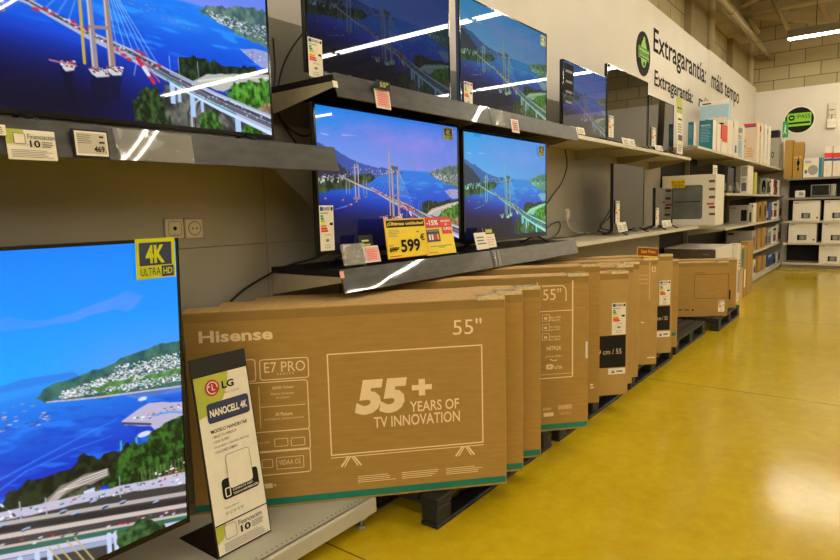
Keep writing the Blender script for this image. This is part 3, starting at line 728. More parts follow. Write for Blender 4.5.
def television(label, x0, x1, z0, z1, Y, shelf, pic=None, strength=1.0, depth=.06, bez=.009, legs=(.2, .8), foot='v', side='black', size=None, rest_back=.0):
    w, h = x1-x0, z1-z0; xc = (x0+x1)/2
    r = empty('television', (xc, Y, shelf), 0, label, 'television', 'televisions on show'); zb = z0-shelf; zt = z1-shelf
    a = MB(); a.bbox(-w/2, w/2, .006, .03, zb, zt, side, .004)
    a.bbox(-w*.36, w*.36, .028, depth, zb+.02, zb+h*.62, side, .012); a.build('back_case', r)
    a = MB()
    a.box(-w/2, -w/2+bez, -.002, .008, zb, zt, 'black_gloss'); a.box(w/2-bez, w/2, -.002, .008, zb, zt, 'black_gloss')
    a.box(-w/2+bez, w/2-bez, -.002, .008, zt-bez, zt, 'black_gloss'); a.box(-w/2+bez, w/2-bez, -.002, .008, zb, zb+bez*2, 'black_gloss')
    a.build('bezel', r)
    sw, sh_ = w-2*bez, h-3*bez
    if pic:
        me = screen_mesh(sw, sh_, *pic); me.materials.append(screen_material('screen_picture', strength))
        s = bpy.data.objects.new('screen', me); COL.objects.link(s); s.parent = r; s.location = (0, .002, zb+bez*2)
        s['label'] = 'glowing screen showing a coastal bridge from the air' if pic[2] is paint_bridge else 'glowing screen showing a bay, a town and a motorway'
    else:
        a = MB(); F = Face(a, (-sw/2, .003, zb+bez*2), (1, 0, 0), (0, 0, 1), (0, -1, 0), .001); F.rect(0, 0, sw, sh_, 'screen_off')
        a.build('screen', r)['label'] = 'black glossy screen switched off'
    for t in legs:
        x = -w/2+w*t; a = MB()
        a.tube([(x, .02, zb+.01), (x, -.075, .010), (x, -.10, .009)], .007, 'black', 8)
        a.tube([(x, .02, zb+.01), (x, .13, .010), (x, .155, .009)], .007, 'black', 8); a.build('foot', r)
    r['__'] = 0; del r['__']
    return r, (-w/2, zb, w, h)
def child_face(parent, name, y=-.004, label=None):
    a = MB(); return a, Face(a, (0, y, 0), (1, 0, 0), (0, 0, 1), (0, -1, 0), .0008), lambda: (lambda o: (o.__setitem__('label', label) if label else None, o)[1])(a.build(name, parent))
def tv_px(root, Y, px):
    """pixel on a television's front plane -> its own local x, z"""
    p = aty(px[0], px[1], Y); return p[0]-root.location.x, p[2]-root.location.z
def tv_label(root, Y, pa, pb, label='white energy label with a coloured ladder'):
    a, F, fin = child_face(root, 'energy_label', -.005, label)
    (xa, za), (xb, zb) = tv_px(root, Y, pa), tv_px(root, Y, pb); energy_label(F, xa, zb, xb, za); fin()
def tv_4k(root, Y, pa, pb):
    a, F, fin = child_face(root, 'resolution_sticker', -.005, 'yellow 4K ULTRA HD sticker')
    (x0, z1), (x1, z0) = tv_px(root, Y, pa), tv_px(root, Y, pb); w, h = x1-x0, z1-z0
    F.rect(x0, z0, x1, z1, 'sticker_yellow', 1); F.rect(x0+.09*w, z0+.33*h, x1-.1*w, z1-.1*h, 'navy', 2)
    F.text('4K', x0+.24*w, z0+.38*h, x0+.72*w, z1-.16*h, 'sticker_yellow', .04, k=3)
    F.text('ULTRA', x0+.1*w, z0+.08*h, x0+.6*w, z0+.27*h, 'navy', 0, k=3)
    F.rect(x0+.63*w, z0+.03*h, x1-.06*w, z0+.3*h, 'navy', 2); F.text('HD', x0+.67*w, z0+.09*h, x1-.1*w, z0+.25*h, 'sticker_yellow', .02, k=3); fin()

YT = 2.10
tv_lg, _ = television('huge television on the base deck showing a blue bay and a motorway', -.70, 1.20, .30, 1.372, 2.0, .145,
    (560, 315, paint_coast, (0, 0)), 1.15, .05, .010, (.2, .62))
tv_4k(tv_lg, 2.0, (132, 240.5), (174.5, 277))
tv_lg.location.y = 2.05; tv_lg.location.z = .151; tv_lg.rotation_euler = (.05, 0, 0)
tv_ul, _ = television('big television on the near upper shelf, cut by the frame, showing a blue bridge', .31, 1.742, 1.768, 2.585, YT, ZT,
    (480, 270, paint_bridge, (0, .18), (.9, 1.05, 1.15)), 1.1, .06, .008, (.33, .9))
tv_mu, _ = television('dark dim television with a strong lamp streak across its bridge picture', 1.953, 3.082, 2.082, 2.735, YT, ZU,
    (320, 180, paint_bridge, (.1, .15), (.08, .15, .19), .005), 1.0, .06, .008, (.15, .85))
tv_label(tv_mu, YT, (306.5, 36.5), (322.5, 79))
tv_mu2, _ = television('upper television right of the dark dim one, with a faded bridge picture', 3.19, 4.37, 2.085, 2.735, YT, ZU,
    (320, 180, paint_bridge, (.3, .3), (.38, .72, .46), .022), 1.0, .06, .008, (.12, .88), side='blue')  # case coloured blue to paint in the reflection on its left side
tv_label(tv_mu2, YT, (463, 81), (472, 109)); tv_4k(tv_mu2, YT, (540, 35), (544.8, 47))
tv_ml, _ = television('middle row television with a bright sky and bridge behind the yellow price signs', 1.975, 3.16, 1.25, 1.955, YT, ZL,
    (400, 225, paint_bridge, (.42, .35)), 1.0, .06, .012, (.17, .85))
tv_label(tv_ml, YT, (318, 205.5), (334, 250)); tv_4k(tv_ml, YT, (442.5, 127), (452, 140.5))
tv_ml2, _ = television('middle row television right of the yellow signs, vivid cyan sky and dark water', 3.205, 4.365, 1.235, 1.94, YT, ZL,
    (320, 180, paint_bridge, (.3, .35), (.45, 1.25, .95)), 1.0, .06, .012, (.12, .88))
tv_4k(tv_ml2, YT, (538, 145.5), (543.5, 156.5))
tv_r1, _ = television('television on the pale upper shelf still showing a bluish bridge', 4.66, 5.60, 2.06, 2.61, YT, ZWU,
    (240, 135, paint_bridge, (.3, .3), (.22, .30, .32), .012), 1.0, .06, .008, (.15, .85))
tv_r2, _ = television('switched off television on the pale upper shelf mirroring the block wall', 5.62, 6.80, 2.06, 2.74, YT, ZWU, None, 1, .06, .008, (.15, .85))
tv_label(tv_r2, YT, (608, 115), (613, 138))
tv_r3, _ = television('small switched off television at the end of the pale upper shelf', 6.84, 7.80, 2.08, 2.62, YT, ZWU, None, 1, .06, .008, (.15, .85))
tv_label(tv_r3, YT, (651.3, 127), (655, 147))
tv_b1, _ = television('taller switched off screen on the pale lower shelf by the tangled cables', 5.80, 6.73, 1.22, 1.85, YT, ZWL, None, 1, .06, .008, (.15, .85))
tv_label(tv_b1, YT, (615, 201), (619, 223))
tv_b2, _ = television('smallest screen on the pale lower shelf, switched off beside the oven carton', 7.13, 7.83, 1.215, 1.64, YT, ZWL, None, 1, .06, .008, (.15, .85))
tv_label(tv_b2, YT, (655.3, 208), (658.2, 227))
a, F, fin = child_face(tv_r1, 'menu_overlay', -.004, 'dark menu strip on the left of the picture')
(xa, za), (xb, zb) = tv_px(tv_r1, YT, (563.5, 62)), tv_px(tv_r1, YT, (573, 96)); F.rect(xa, zb, xb, za, 'ink')
for i in range(4): F.rect(xa+.03, za-.07-.08*i, xb-.03, za-.05-.08*i, 'ink_grey', 2)
fin()

# ================================================================== PALLETS
def pallet(x0, y0, label, L=1.2, D=.8):
    r = empty('black_pallet', (x0+L/2, y0+D/2, 0), 0, label, 'pallet', 'black pallets along the aisle'); l, d = L/2, D/2
    a = MB()
    for i in range(7):
        y = -d+i*(D-.1)/6; a.bbox(-l, l, y, y+.1, .122, .144, 'pallet', .004)
    for x in (-l, -.06, l-.12): a.bbox(x, x+.12, -d+.002, d-.002, .10, .122, 'pallet', .003)
    a.build('top_deck', r)
    for x in (-l, -.06, l-.12):
        for y in (-d, -.05, d-.1):
            a = MB(); a.bbox(x+.002, x+.118, y+.002, y+.098, .022, .10, 'pallet', .008); a.build('block', r)
    for y in (-d, -.05, d-.1):
        a = MB(); a.bbox(-l, l, y, y+.1, 0, .022, 'pallet', .006); a.build('runner', r)
    return r
for x0, y0, lb in ((2.13, 1.565, 'black pallet nearest the viewer under the teal striped cartons'), (3.42, 1.56, 'black pallet under the carton with streaming logos'),
                   (4.74, 1.56, 'black pallet under the cartons with black size labels'), (6.09, 1.575, 'empty black pallet between the carton rows'),
                   (7.49, 1.475, 'black pallet under the small far cartons')):
    pallet(x0, y0, lb)

# ================================================================== CARTONS
ANG = math.radians(-43.2)
def carton(corner, w, h, t, label, ang=ANG, z=.145, group='television cartons on pallets', body='kraft', name='television_carton', flap=True):
    """corner: right front bottom corner; local x runs left to right along the front, y goes back, z up"""
    if z < .2 and ang == ANG: w = min(w, (WP-.02-corner[1]-t*math.cos(ang))/-math.sin(ang))
    d = np.array([math.cos(ang), math.sin(ang)]); O = np.array(corner[:2])-d*w
    a = MB(); a.bbox(0, w, 0, t, 0, h, body, .004)
    o = a.build(name, None, (O[0], O[1], z), ang); tag(o, label, 'cardboard box', group)
    if flap:
        rs = random.Random(label)
        for y0, y1 in ((-.001, t*.49), (t*.51, t+.001)):
            a = MB(); n = 10; vs = []
            for i in range(n+1):
                x = w*i/n; e = rs.uniform(0, .004)
                vs += [(x, y0, h+.001), (x, y1, h+.003+e), (x, y0, h+.005), (x, y1, h+.007+e)]
            f = []
            for i in range(n):
                b = i*4; f += [(b, b+4, b+5, b+1), (b+2, b+3, b+7, b+6), (b, b+2, b+6, b+4), (b+1, b+5, b+7, b+3)]
            f += [(0, 1, 3, 2), (n*4, n*4+2, n*4+3, n*4+1)]
            a.add(vs, f, 'kraft_edge'); a.build('top_flap', o)
        for x0, x1 in ((w-.13, w-.004),):
            a = MB(); a.bbox(x0, x1, -.0025, t*.6, h+.0125, h+.0145, 'tape', .0008); a.box(x0, x1, -.0025, -.001, h-.004, h+.0125, 'tape'); a.build('packing_tape', o)
        a = MB(); F = Face(a, (0, 0, 0), (1, 0, 0), (0, 0, 1), (0, -1, 0), .0008); F.rect(.004, h-.042, w-.004, h-.004, 'kraft_dark', 1)
        a.build('edge_fold', o)
    return o
def fpx(o, ang=ANG):
    n = np.array([-math.sin(ang), math.cos(ang), 0]); d = np.array([math.cos(ang), math.sin(ang), 0]); O = np.array(o.location)
    def g(x, y): p = atp(x, y, O, n)-O; return float(np.dot(p, d)), float(p[2])
    return g
def front(o, name='printed_graphics'):
    a = MB(); return a, Face(a, (0, 0, 0), (1, 0, 0), (0, 0, 1), (0, -1, 0), .0012)
def R(F, g, p, q, m, k=1): (a, b), (c, d) = g(*p), g(*q); F.rect(a, min(b, d), c, max(b, d), m, k)
def T(F, g, s, x0, x1, y0, y1, m, bold=0, shear=0, k=2):
    """text between two pixels columns; y0 top, y1 baseline at the left end"""
    a, b0 = g(x0, y1); _, b1 = g(x0, y0); c, _ = g(x1, y1); F.text(s, a, b0, c, b1, m, bold, shear, k)

W0, H0, TH = 1.42, .895, .117
b0 = carton((2.452, 1.387), W0, H0, TH, 'nearest kraft carton, its whole front showing a television outline and big 55+ print')
b1 = carton((2.63, 1.392), W0, H0, TH, 'kraft carton with teal hem directly behind the nearest one')
b2 = carton((2.835, 1.397), W0, H0, TH, 'third kraft carton with teal hem, just before the streaming logos carton')
b3 = carton((3.379, 1.36), W0, .912, TH, 'kraft carton printed with a 55 inch column of icons and streaming logos')
zb4 = lambda x, y: atz(x, y, .145)[:2]
b4 = carton(zb4(599.3, 402.5), W0, .92, TH, 'plain kraft carton edge just behind the streaming logos carton')
b5 = carton(zb4(627.5, 394), 1.36, .85, TH, 'front kraft carton with an energy label over a black 55 size label', body='kraft_pale')
b6 = carton(zb4(632, 383.5), 1.36, .868, TH, 'plain kraft carton directly behind the front black label carton', body='kraft_pale')
b7 = carton(zb4(638, 377), 1.36, .872, TH, 'plain kraft carton second behind the front black label carton', body='kraft_pale')
b8 = carton(zb4(656.5, 364), 1.36, .865, TH, 'plain kraft carton leading the rear black label carton', body='kraft_pale')
b9 = carton(zb4(671, 352.5), 1.36, .862, TH, 'rear kraft carton with energy label and black size label by the empty pallet', body='kraft_pale')
b10 = carton(zb4(677, 347), 1.36, .80, TH, 'last kraft carton edge with a small teal sticker by the empty pallet')
ANF = math.radians(-51.5)
bf = carton((7.75, 1.44), 1.03, .628, .13, 'small far kraft carton with a brown television outline on its front', ang=ANF)
bf2 = carton((8.4, 1.47), 1.03, .61, .13, 'small far kraft carton right behind the one with the brown outline', ang=ANF)

# --- nearest carton print
for o, nm in ((b0, 0), (b1, 1), (b2, 1)):
    a, F = front(o); F.rect(0.004, .012, W0-.006, .043, 'teal', 1); x = a.build('hem_stripe', o); x['label'] = 'teal stripe along the bottom edge'
a, F = front(b0); g = fpx(b0); c = 'print_cream'
a0, z0 = g(199, 343.5); a1, _ = g(273, 341); F.text('Hisense', a0, z0, a1, g(199, 331.5)[1], c, .03)
T(F, g, '55"', 453, 481.5, 319.5, 335, c, 0)
p = [g(326.5, 353.2), g(482.2, 344.8), g(482.7, 443.2), g(326.9, 455.6)]
ax, az1, bx, az0 = p[0][0], (p[0][1]+p[1][1])/2, p[1][0], (p[2][1]+p[3][1])/2
F.frame(ax, az0, bx, az1, .006, c); F.rect(ax, az0-.012, bx, az0-.008, c)
for lx in (ax+.09, bx-.09):
    F.loop([(lx-.012, az0-.01), (lx-.045, az0-.055)], .008, c, 1, False); F.loop([(lx-.002, az0-.01), (lx-.03, az0-.055)], .005, c, 1, False)
    F.loop([(lx+.012, az0-.01), (lx+.045, az0-.055)], .008, c, 1, False); F.loop([(lx+.002, az0-.01), (lx+.03, az0-.055)], .005, c, 1, False)
T(F, g, '55', 355, 408, 380.5, 415.5, c, .055, .18)
T(F, g, '+', 412, 432, 379.5, 396, c, .05)
T(F, g, 'YEARS OF', 410, 459, 401.5, 412, c, .015)
T(F, g, 'TV INNOVATION', 374, 460, 417, 428, c, .012)
for x0, x1, y0, y1 in ((358, 397, 475, 482.5), (402, 440, 471.5, 478.5), (446, 483, 468, 474.5)):
    (u0, v0), (u1, v1) = g(x0, y1), g(x1, y0); F.lines(u0, v0, u1, v0+.036, 4, c, 1, .35)
def rbox(x0, y0, x1, y1, r=.012, w=.0045):
    u0, v1 = g(x0, y0); u1, v0 = g(x1, y1); v1 = (v1+g(x1, y0-1.0)[1])/2; F.frame(u0, v0, u1, v1, w, c, 1, r); return u0, v0, u1, v1
rbox(259.3, 359, 308.8, 377); T(F, g, 'E7 PRO', 264.5, 305.5, 362.5, 373, c, .0); T(F, g, 'S E R I E S', 277, 294, 373, 375, c)
rbox(215, 361, 256, 381)
u0, v0, u1, v1 = rbox(215, 383, 309.5, 428.5)
um = g(259, 400)[0]; F.rect(um, v0+.02, um+.003, v1-.02, c); vm = (v0+v1)/2; F.rect(um, vm, u1-.015, vm+.003, c)
T(F, g, 'QLED Colour', 272, 294, 386.5, 389.5, c, .02); T(F, g, 'Billions of shades', 271, 294, 393, 395, c); T(F, g, 'of colour', 276, 290, 396.5, 398.5, c)
T(F, g, 'AI Picture', 275.5, 292.5, 412.5, 416, c, .02); T(F, g, 'Intelligent enhancement', 264.5, 304, 418.5, 421, c)
rbox(215, 432.5, 310.5, 448.5); rbox(215, 452, 311, 471)
T(F, g, 'VIDAA OS', 279, 301, 460, 465, c, 0); rbox(276.5, 457, 304, 466.8, .004, .003)
rbox(262, 460, 273, 467, .004, .003); rbox(274.5, 439, 288, 445.5, .004, .003); rbox(291, 438, 305, 444.5, .004, .003)
T(F, g, 'Total HDR', 258, 270, 442, 444, c)
u0, v0 = g(259, 489); F.rect(u0, v0, u0+.06, v0+.022, c); F.rect(u0+.066, v0+.008, u0+.075, v0+.016, c)
a.build('printed_graphics', b0)['label'] = 'pale lettering and line drawing'
# --- streaming logos carton
a, F = front(b3); g = fpx(b3)
xr = g(572.5, 330)[0]; xl = g(541, 330)[0]-.02; zb_ = g(572, 376)[1]
F.rect(xr-.004, zb_, xr+.004, .885, c); F.rect(xl, zb_-.006, xr, zb_, c); F.rect(xl, zb_+.018, xr, zb_+.021, c)
zh = g(560, 311)[1]; F.rect(xl, zh, xr, zh+.005, c); F.rect(xr, zh+.012, W0-.02, zh+.014, 'kraft_edge')
F.rect(xl-.004, .2, xl, .885, c)
T(F, g, '55"', 542.7, 561, 289, 300.5, c, 0)
pp = [g(x, y) for x, y in ((542, 286.3), (562, 285.5), (565, 287.5), (566, 291), (566, 301))]; F.loop(pp, .006, c, 1, False)
for i, (y, s1, s2) in enumerate(((317, 'Mini-LED', 'PRO'), (326.5, 'Hi-View', 'Engine PRO'), (336, 'Native', 'Game Mode'))):
    T(F, g, s1, 549, 560.5, y-.5, y+1.6, c, .01); T(F, g, s2, 549, 560, y+2.6, y+4.6, c, .01)
    u0, v0 = g(542, y+4.5); F.frame(u0, v0, u0+.045, v0+.04, .003, c)
    F.rect(u0+.012, v0+.01, u0+.03, v0+.024, c)
T(F, g, 'NETFLIX', 546.5, 561, 346.5, 350.5, c, .03); T(F, g, 'prime video', 545.5, 562, 355.5, 358, c, .01)
F.loop([g(550, 359.2), g(553, 360.6), g(557, 360)], .006, c, 1, False)
u0, v0 = g(546, 369.5); F.rrect(u0, v0, u0+.042, v0+.03, .008, c); T(F, g, 'YouTube', 553, 562, 365.5, 369, c, .02)
F.poly([(u0+.015, v0+.007), (u0+.03, v0+.015), (u0+.015, v0+.023)], 'kraft', 2)
for x0, y0, x1, y1 in ((543, 408, 551, 410), (558, 405, 572, 408.5)): R(F, g, (x0, y0), (x1, y1), 'kraft_edge')
R(F, g, (543.5, 413), (553.5, 416), c); T(F, g, 'VIDAA', 559, 571, 412, 415, 'kraft_edge', .01)
a.build('printed_graphics', b3)['label'] = 'pale lettering and icons'
a, F = front(b3); R(F, g, (585.4, 341.5), (587.4, 358), 'white', 2); a.build('handle_slot', b3)['label'] = 'white slot near the right edge'
a, F = front(b3); F.rect(.004, .012, W0-.006, .043, 'teal', 1); a.build('hem_stripe', b3)['label'] = 'teal stripe along the bottom edge'
# --- label cartons
def labels(o, e0, e1, k0, k1, w0, w1, txt):
    g = fpx(o)
    a, F = front(o); (u0, v1), (u1, v0) = g(*e0), g(*e1); energy_label(F, u0, v0, u1, v1); a.build('energy_label', o)['label'] = 'white energy label with a coloured ladder'
    a, F = front(o); (u0, v1), (u1, v0) = g(*k0), g(*k1); F.rect(u0, v0, u1, v1, 'soft_black'); d = v1-v0
    F.text(txt, u0+.08*(u1-u0), v0+.42*d, u1-.12*(u1-u0), v0+.58*d, 'print_cream', -.004, k=2); a.build('size_label', o)['label'] = 'black label with the screen size'
    a, F = front(o); (u0, v1), (u1, v0) = g(*w0), g(*w1); F.rect(u0, v0, u1, v1, 'paper'); F.poly([(u0+.02, v0+.01), (u0+.05, v0+.01), (u0+.035, v1-.01)], 'ink_grey', 2)
    F.rect(u0+.06, v0+.35*(v1-v0), u1-.02, v0+.6*(v1-v0), 'ink_grey', 2); a.build('warning_label', o)['label'] = 'small white warning label'
labels(b5, (612, 303.2), (625.5, 334), (590, 336.9), (625.3, 366.5), (608, 368.7), (625, 373.5), '139 cm / 55')
labels(b9, (659.5, 280.8), (670, 304.5), (650, 306.8), (669.5, 329.6), (656.8, 331.5), (669.8, 336.5), '139 cm / 55')
a, F = front(b10); g = fpx(b10); R(F, g, (671.5, 332.5), (675.5, 335.5), 'teal'); a.build('sticker', b10)['label'] = 'small teal sticker'
for o, pts in ((b4, ((590, 384, 593, 385.5), (590, 387, 594, 388))), (b7, ((620, 357, 630, 357.8), (641, 322, 644, 323)))):
    a, F = front(o); g = fpx(o)
    for x0, y0, x1, y1 in pts: R(F, g, (x0, y0), (x1, y1), 'print_cream')
    a.build('printed_graphics', o)
a, F = front(b8); g = fpx(b8)
for y in (275, 279, 283): R(F, g, (639, y), (648, y+.7), 'kraft_edge')
u0, v0 = g(652, 272); F.frame(u0, v0, u0+.03, v0+.04, .005, 'print_cream'); R(F, g, (649.3, 262), (649.8, 300), 'kraft_edge'); R(F, g, (647, 357), (655, 357.8), 'print_cream')
a.build('printed_graphics', b8)['label'] = 'faint pale print'
a, F = front(bf); g = fpx(bf, ANF)
(u0, v1), (u1, v0) = g(694.5, 274.5), g(728, 298); F.frame(u0, v0, u1, v1, .006, 'print_brown'); T(F, g, 'TELEVISION', 695, 705, 272.3, 273.5, 'print_brown', .01)
R(F, g, (729, 290), (730.3, 299.5), 'ink'); 
for x in (678, 684.5): R(F, g, (x, 309.3), (x+4.5, 310.6), 'print_brown')
u0, v0 = g(692.8, 310); F.disc(u0, v0, .012, .012, 'ink'); a.build('printed_graphics', bf)['label'] = 'brown outline of a television'
a, F = front(bf); (u0, v1), (u1, v0) = g(718.3, 300.5), g(724.3, 311.5); energy_label(F, u0, v0, u1, v1); a.build('energy_label', bf)['label'] = 'white energy label with a coloured ladder'

# red price sign standing on the cartons
r = empty('price_sign', (4.99, 1.606, 1.024), ANG, 'slim brown red promotion sign standing tilted on the carton tops', 'sign')
w_ = .185; M = Matrix.Translation((0, 0, .014)) @ Matrix.Rotation(math.radians(5), 4, 'Y')
a = MB(); a.bbox(0, w_, 0, .006, .0, .078, 'sign_yellow', .002, M); a.tube([(.05, .003, 0), (.05, .003, .02)], .004, 'black', 6); a.build('sign_board', r)
a = MB(); F = Face(a, M @ Vector((0, 0, 0)), M.to_3x3() @ Vector((1, 0, 0)), M.to_3x3() @ Vector((0, 0, 1)), (0, -1, 0), .0015)
F.rect(.003, .010, w_-.003, .075, 'brown_sign', 1); F.text('Super Precio', .03, .025, w_-.03, .06, 'sign_yellow', .01, k=2); a.build('printed_face', r)

# ================================================================== LG easel sign on the deck
r = empty('easel_sign', (1.264, 1.97, .145), 0, 'tall narrow white information sign standing on the deck before the huge television', 'sign')
w_, h_ = .24, .762; WB = .255; lean = math.atan2(.113, .762); M = Matrix.Rotation(-lean, 4, 'X')
a = MB(); a.bbox(0, WB, 0, .005, .003, h_/math.cos(lean), 'black', .0015, M); a.build('back_board', r)
a = MB(); a.bbox(0, WB, .006, .27, 0, .004, 'black', .001); a.prism([(w_*.5-.004, .012, .004), (w_*.5-.004, .2, .004), (w_*.5-.004, .045, .25)], (.008, 0, 0), 'black'); a.build('base_plate', r)
a = MB(); rot = M.to_3x3(); F = Face(a, (0, 0, 0), (WB/w_, 0, 0), rot @ Vector((0, 0, 1)), rot @ Vector((0, -1, 0)), .0012)
H = h_/math.cos(lean)
F.rect(.006, .010, w_-.006, H*.905, 'paper', 1)
F.poly([(.006, H*.905), (.15, H*.905), (.14, H*.84), (.115, H*.775), (.07, H*.72), (.006, H*.70)], 'lime', 2)
F.disc(.075, H*.84, .030, .032, 'brand_red', 3); F.loop([(.075+.021*math.cos(t), H*.84+.023*math.sin(t)) for t in np.linspace(-.1, 5.2, 16)], .004, 'paper', 4, False)
F.rect(.073, H*.826, .077, H*.858, 'paper', 4); F.rect(.073, H*.826, .086, H*.83, 'paper', 4); F.disc(.062, H*.849, .0035, .0035, 'paper', 4, 10)
F.text('LG', .116, H*.822, .168, H*.86, 'ink', .03, k=3); F.text("Life's Good", .116, H*.795, .185, H*.806, 'ink_grey', 0, k=3)
F.rrect(.04, H*.665, .222, H*.765, .012, 'navy', 3); F.text('NANOCELL 4K', .05, H*.695, .212, H*.733, 'paper', .035, k=4)
F.text('MODELO NANO81T6B', .045, H*.615, .20, H*.633, 'ink', .01, k=3)
for i, s in enumerate(('• SMART TV WEBOS 24', '• HDR 10 PRO', '• BÚSQUEDA Y CONTROL POR VOZ', '• FUNCIONES GAMING')):
    F.text(s, .045, H*(.588-.026*i), (.15, .115, .20, .145)[i], H*(.602-.026*i), 'ink_grey', .01, k=3)
F.rrect(.055, H*.27, .215, H*.375, .014, 'soft_black', 3); F.rrect(.085, H*.315, .19, H*.49, .014, 'paper', 4); F.frame(.085, H*.315, .19, H*.49, .0018, 'ink_grey', 5, .014)
F.frame(.066, H*.284, .086, H*.326, .004, 'paper', 5, .004)
F.text('CONSULTA AQUÍ', .096, H*.298, .185, H*.312, 'paper', .02, k=5); F.text('TODA LA INFORMACIÓN', .096, H*.28, .208, H*.294, 'paper', .02, k=5)
F.text('Disponible en:', .055, H*.222, .115, H*.236, 'ink_grey', 0, k=3); F.text('50" 55" 65" 75" 86"', .055, H*.196, .135, H*.21, 'ink_grey', 0, k=3)
F.rect(.006, H*.158, w_-.006, H*.164, 'ink', 3)
F.poly([(.006, H*.156), (.05, H*.156), (.045, H*.12), (.03, H*.085), (.006, H*.07)], 'lime', 2)
F.rrect(.04, H*.078, .088, H*.148, .008, 'paper', 3); F.frame(.04, H*.078, .088, H*.148, .002, 'ink_grey', 4, .008)
F.text('Financiación', .10, H*.118, .205, H*.143, 'ink', 0, k=3); F.text('10', .106, H*.078, .15, H*.112, 'ink', .03, k=3)
F.lines(.155, H*.08, .212, H*.112, 4, 'ink_grey', 3, .4); F.lines(.03, H*.022, .222, H*.066, 6, 'ink_grey', 3, .35)
a.build('printed_face', r)['label'] = 'cream and lime printed sheet'

# ================================================================== PRICE TAGS AND SIGNS ON THE SHELVES
def card(name, label, cat, quad, Y, tilt=0.0, base='paper', group=None, thick=.004, draw=None):
    """a small upright card: quad = (left, top, right, bottom) pixels on the plane Y"""
    p0 = aty(quad[0], quad[3], Y); p1 = aty(quad[2], quad[1], Y); w, h = float(p1[0]-p0[0]), float(p1[2]-aty(quad[2], quad[3], Y)[2])
    r = empty(name, (float(p0[0]), Y, float(p0[2])), 0, label, cat, group)
    M = Matrix.Rotation(-tilt, 4, 'X'); rot = M.to_3x3()
    a = MB(); a.bbox(0, w, 0, thick, 0, h, base, min(.0012, w*.1), M); a.build('card', r)
    if draw:
        a = MB(); F = Face(a, (0, 0, 0), (1, 0, 0), rot @ Vector((0, 0, 1)), rot @ Vector((0, -1, 0)), .0012); draw(F, w, h); a.build('printed_face', r)
    return r
def d_fin(F, w, h):
    F.poly([(0, h), (w*.36, h), (w*.34, h*.75), (w*.2, h*.55), (0, h*.5)], 'lime', 1)
    F.rrect(.14*w, .52*h, .36*w, .86*h, .02*w, 'paper', 2); F.frame(.14*w, .52*h, .36*w, .86*h, .015*w, 'ink_grey', 3, .02*w)
    F.text('Financiación', .42*w, .7*h, .98*w, .86*h, 'ink', 0, k=2); F.text('10', .45*w, .42*h, .66*w, .66*h, 'ink', .02, k=2)
    F.lines(.7*w, .44*h, .94*w, .66*h, 3, 'ink_grey', 2); F.lines(.06*w, .08*h, .95*w, .36*h, 5, 'ink_grey', 2, .3)
def d_469(F, w, h):
    F.rect(.05*w, .07*h, .95*w, .93*h, 'paper', 1); F.rect(.1*w, .14*h, .9*w, .86*h, 'esl', 2)
    F.text('469', .54*w, .2*h, .84*w, .42*h, 'ink', .03, k=3); F.rect(.86*w, .2*h, .88*w, .25*h, 'ink', 3)
    F.lines(.12*w, .5*h, .5*w, .84*h, 5, 'ink_grey', 3, .35); F.rect(.7*w, .52*h, .86*w, .58*h, 'ink', 3); F.rect(.72*w, .72*h, .84*w, .78*h, 'ink', 3)
YS = 1.952
card('finance_card', 'white and lime financing card hung on the near shelf strip', 'sign', (9, 129.3, 55.5, 159), YS, .12, 'paper', draw=d_fin)
card('electronic_price_label', 'framed grey price label reading 469 on the near shelf strip', 'price tag', (75, 129, 108.5, 157), YS, .1, 'soft_black', thick=.012, draw=d_469)
card('price_card', 'cream card sliver at the left frame edge on the near shelf strip', 'price tag', (-22, 122.5, 5.5, 133.5), YS, .12, draw=lambda F, w, h: F.lines(.1*w, .15*h, .95*w, .85*h, 4, 'ink_grey', 1))
def d_pink(F, w, h): F.rect(.07*w, .08*h, .93*w, .92*h, 'pink_paper', 1); F.lines(.15*w, .2*h, .85*w, .85*h, 6, 'red', 2, .25)
r = card('hanging_price_tag', 'pink price tag below a black 55 inch tab on the upper shelf strip', 'price tag', (377, 88, 391, 107.5), 1.95, .15, 'white', draw=d_pink)
a = MB(); F = Face(a, (0, -.002, .0), (1, 0, 0), (0, 0, 1), (0, -1, 0), .001); p = aty(377, 79.5, 1.95)[2]-r.location.z; p2 = aty(377, 88.5, 1.95)[2]-r.location.z; ww = aty(391, 88, 1.95)[0]-aty(377, 88, 1.95)[0]
a.bbox(-.002, ww, 0, .004, p2, p, 'soft_black', .001); F.text('55"', .2*ww, p2+.25*(p-p2), .8*ww, p-.2*(p-p2), 'lime', .03, k=1.5); o = a.build('size_tab', r); o['label'] = 'black tab with a green 55 inch'
card('price_tag', 'small pale tag on the upper shelf strip under the faded television', 'price tag', (512.5, 118.5, 519.8, 132), 1.952, .15, 'white', draw=lambda F, w, h: (F.rect(.1*w, .1*h, .9*w, .9*h, 'pink_paper', 1), F.lines(.2*w, .2*h, .8*w, .8*h, 4, 'ink_grey', 2)))
card('shelf_sticker', 'tiny pale sticker at the left end of the upper shelf strip', 'sticker', (333.5, 80, 338, 87), 1.966, .2, 'paper', thick=.001)
card('shelf_sticker', 'tiny pale sticker at the left end of the strip below the middle row television', 'sticker', (340.8, 271.5, 344.5, 278.5), 1.966, .2, 'pink_paper', thick=.001)
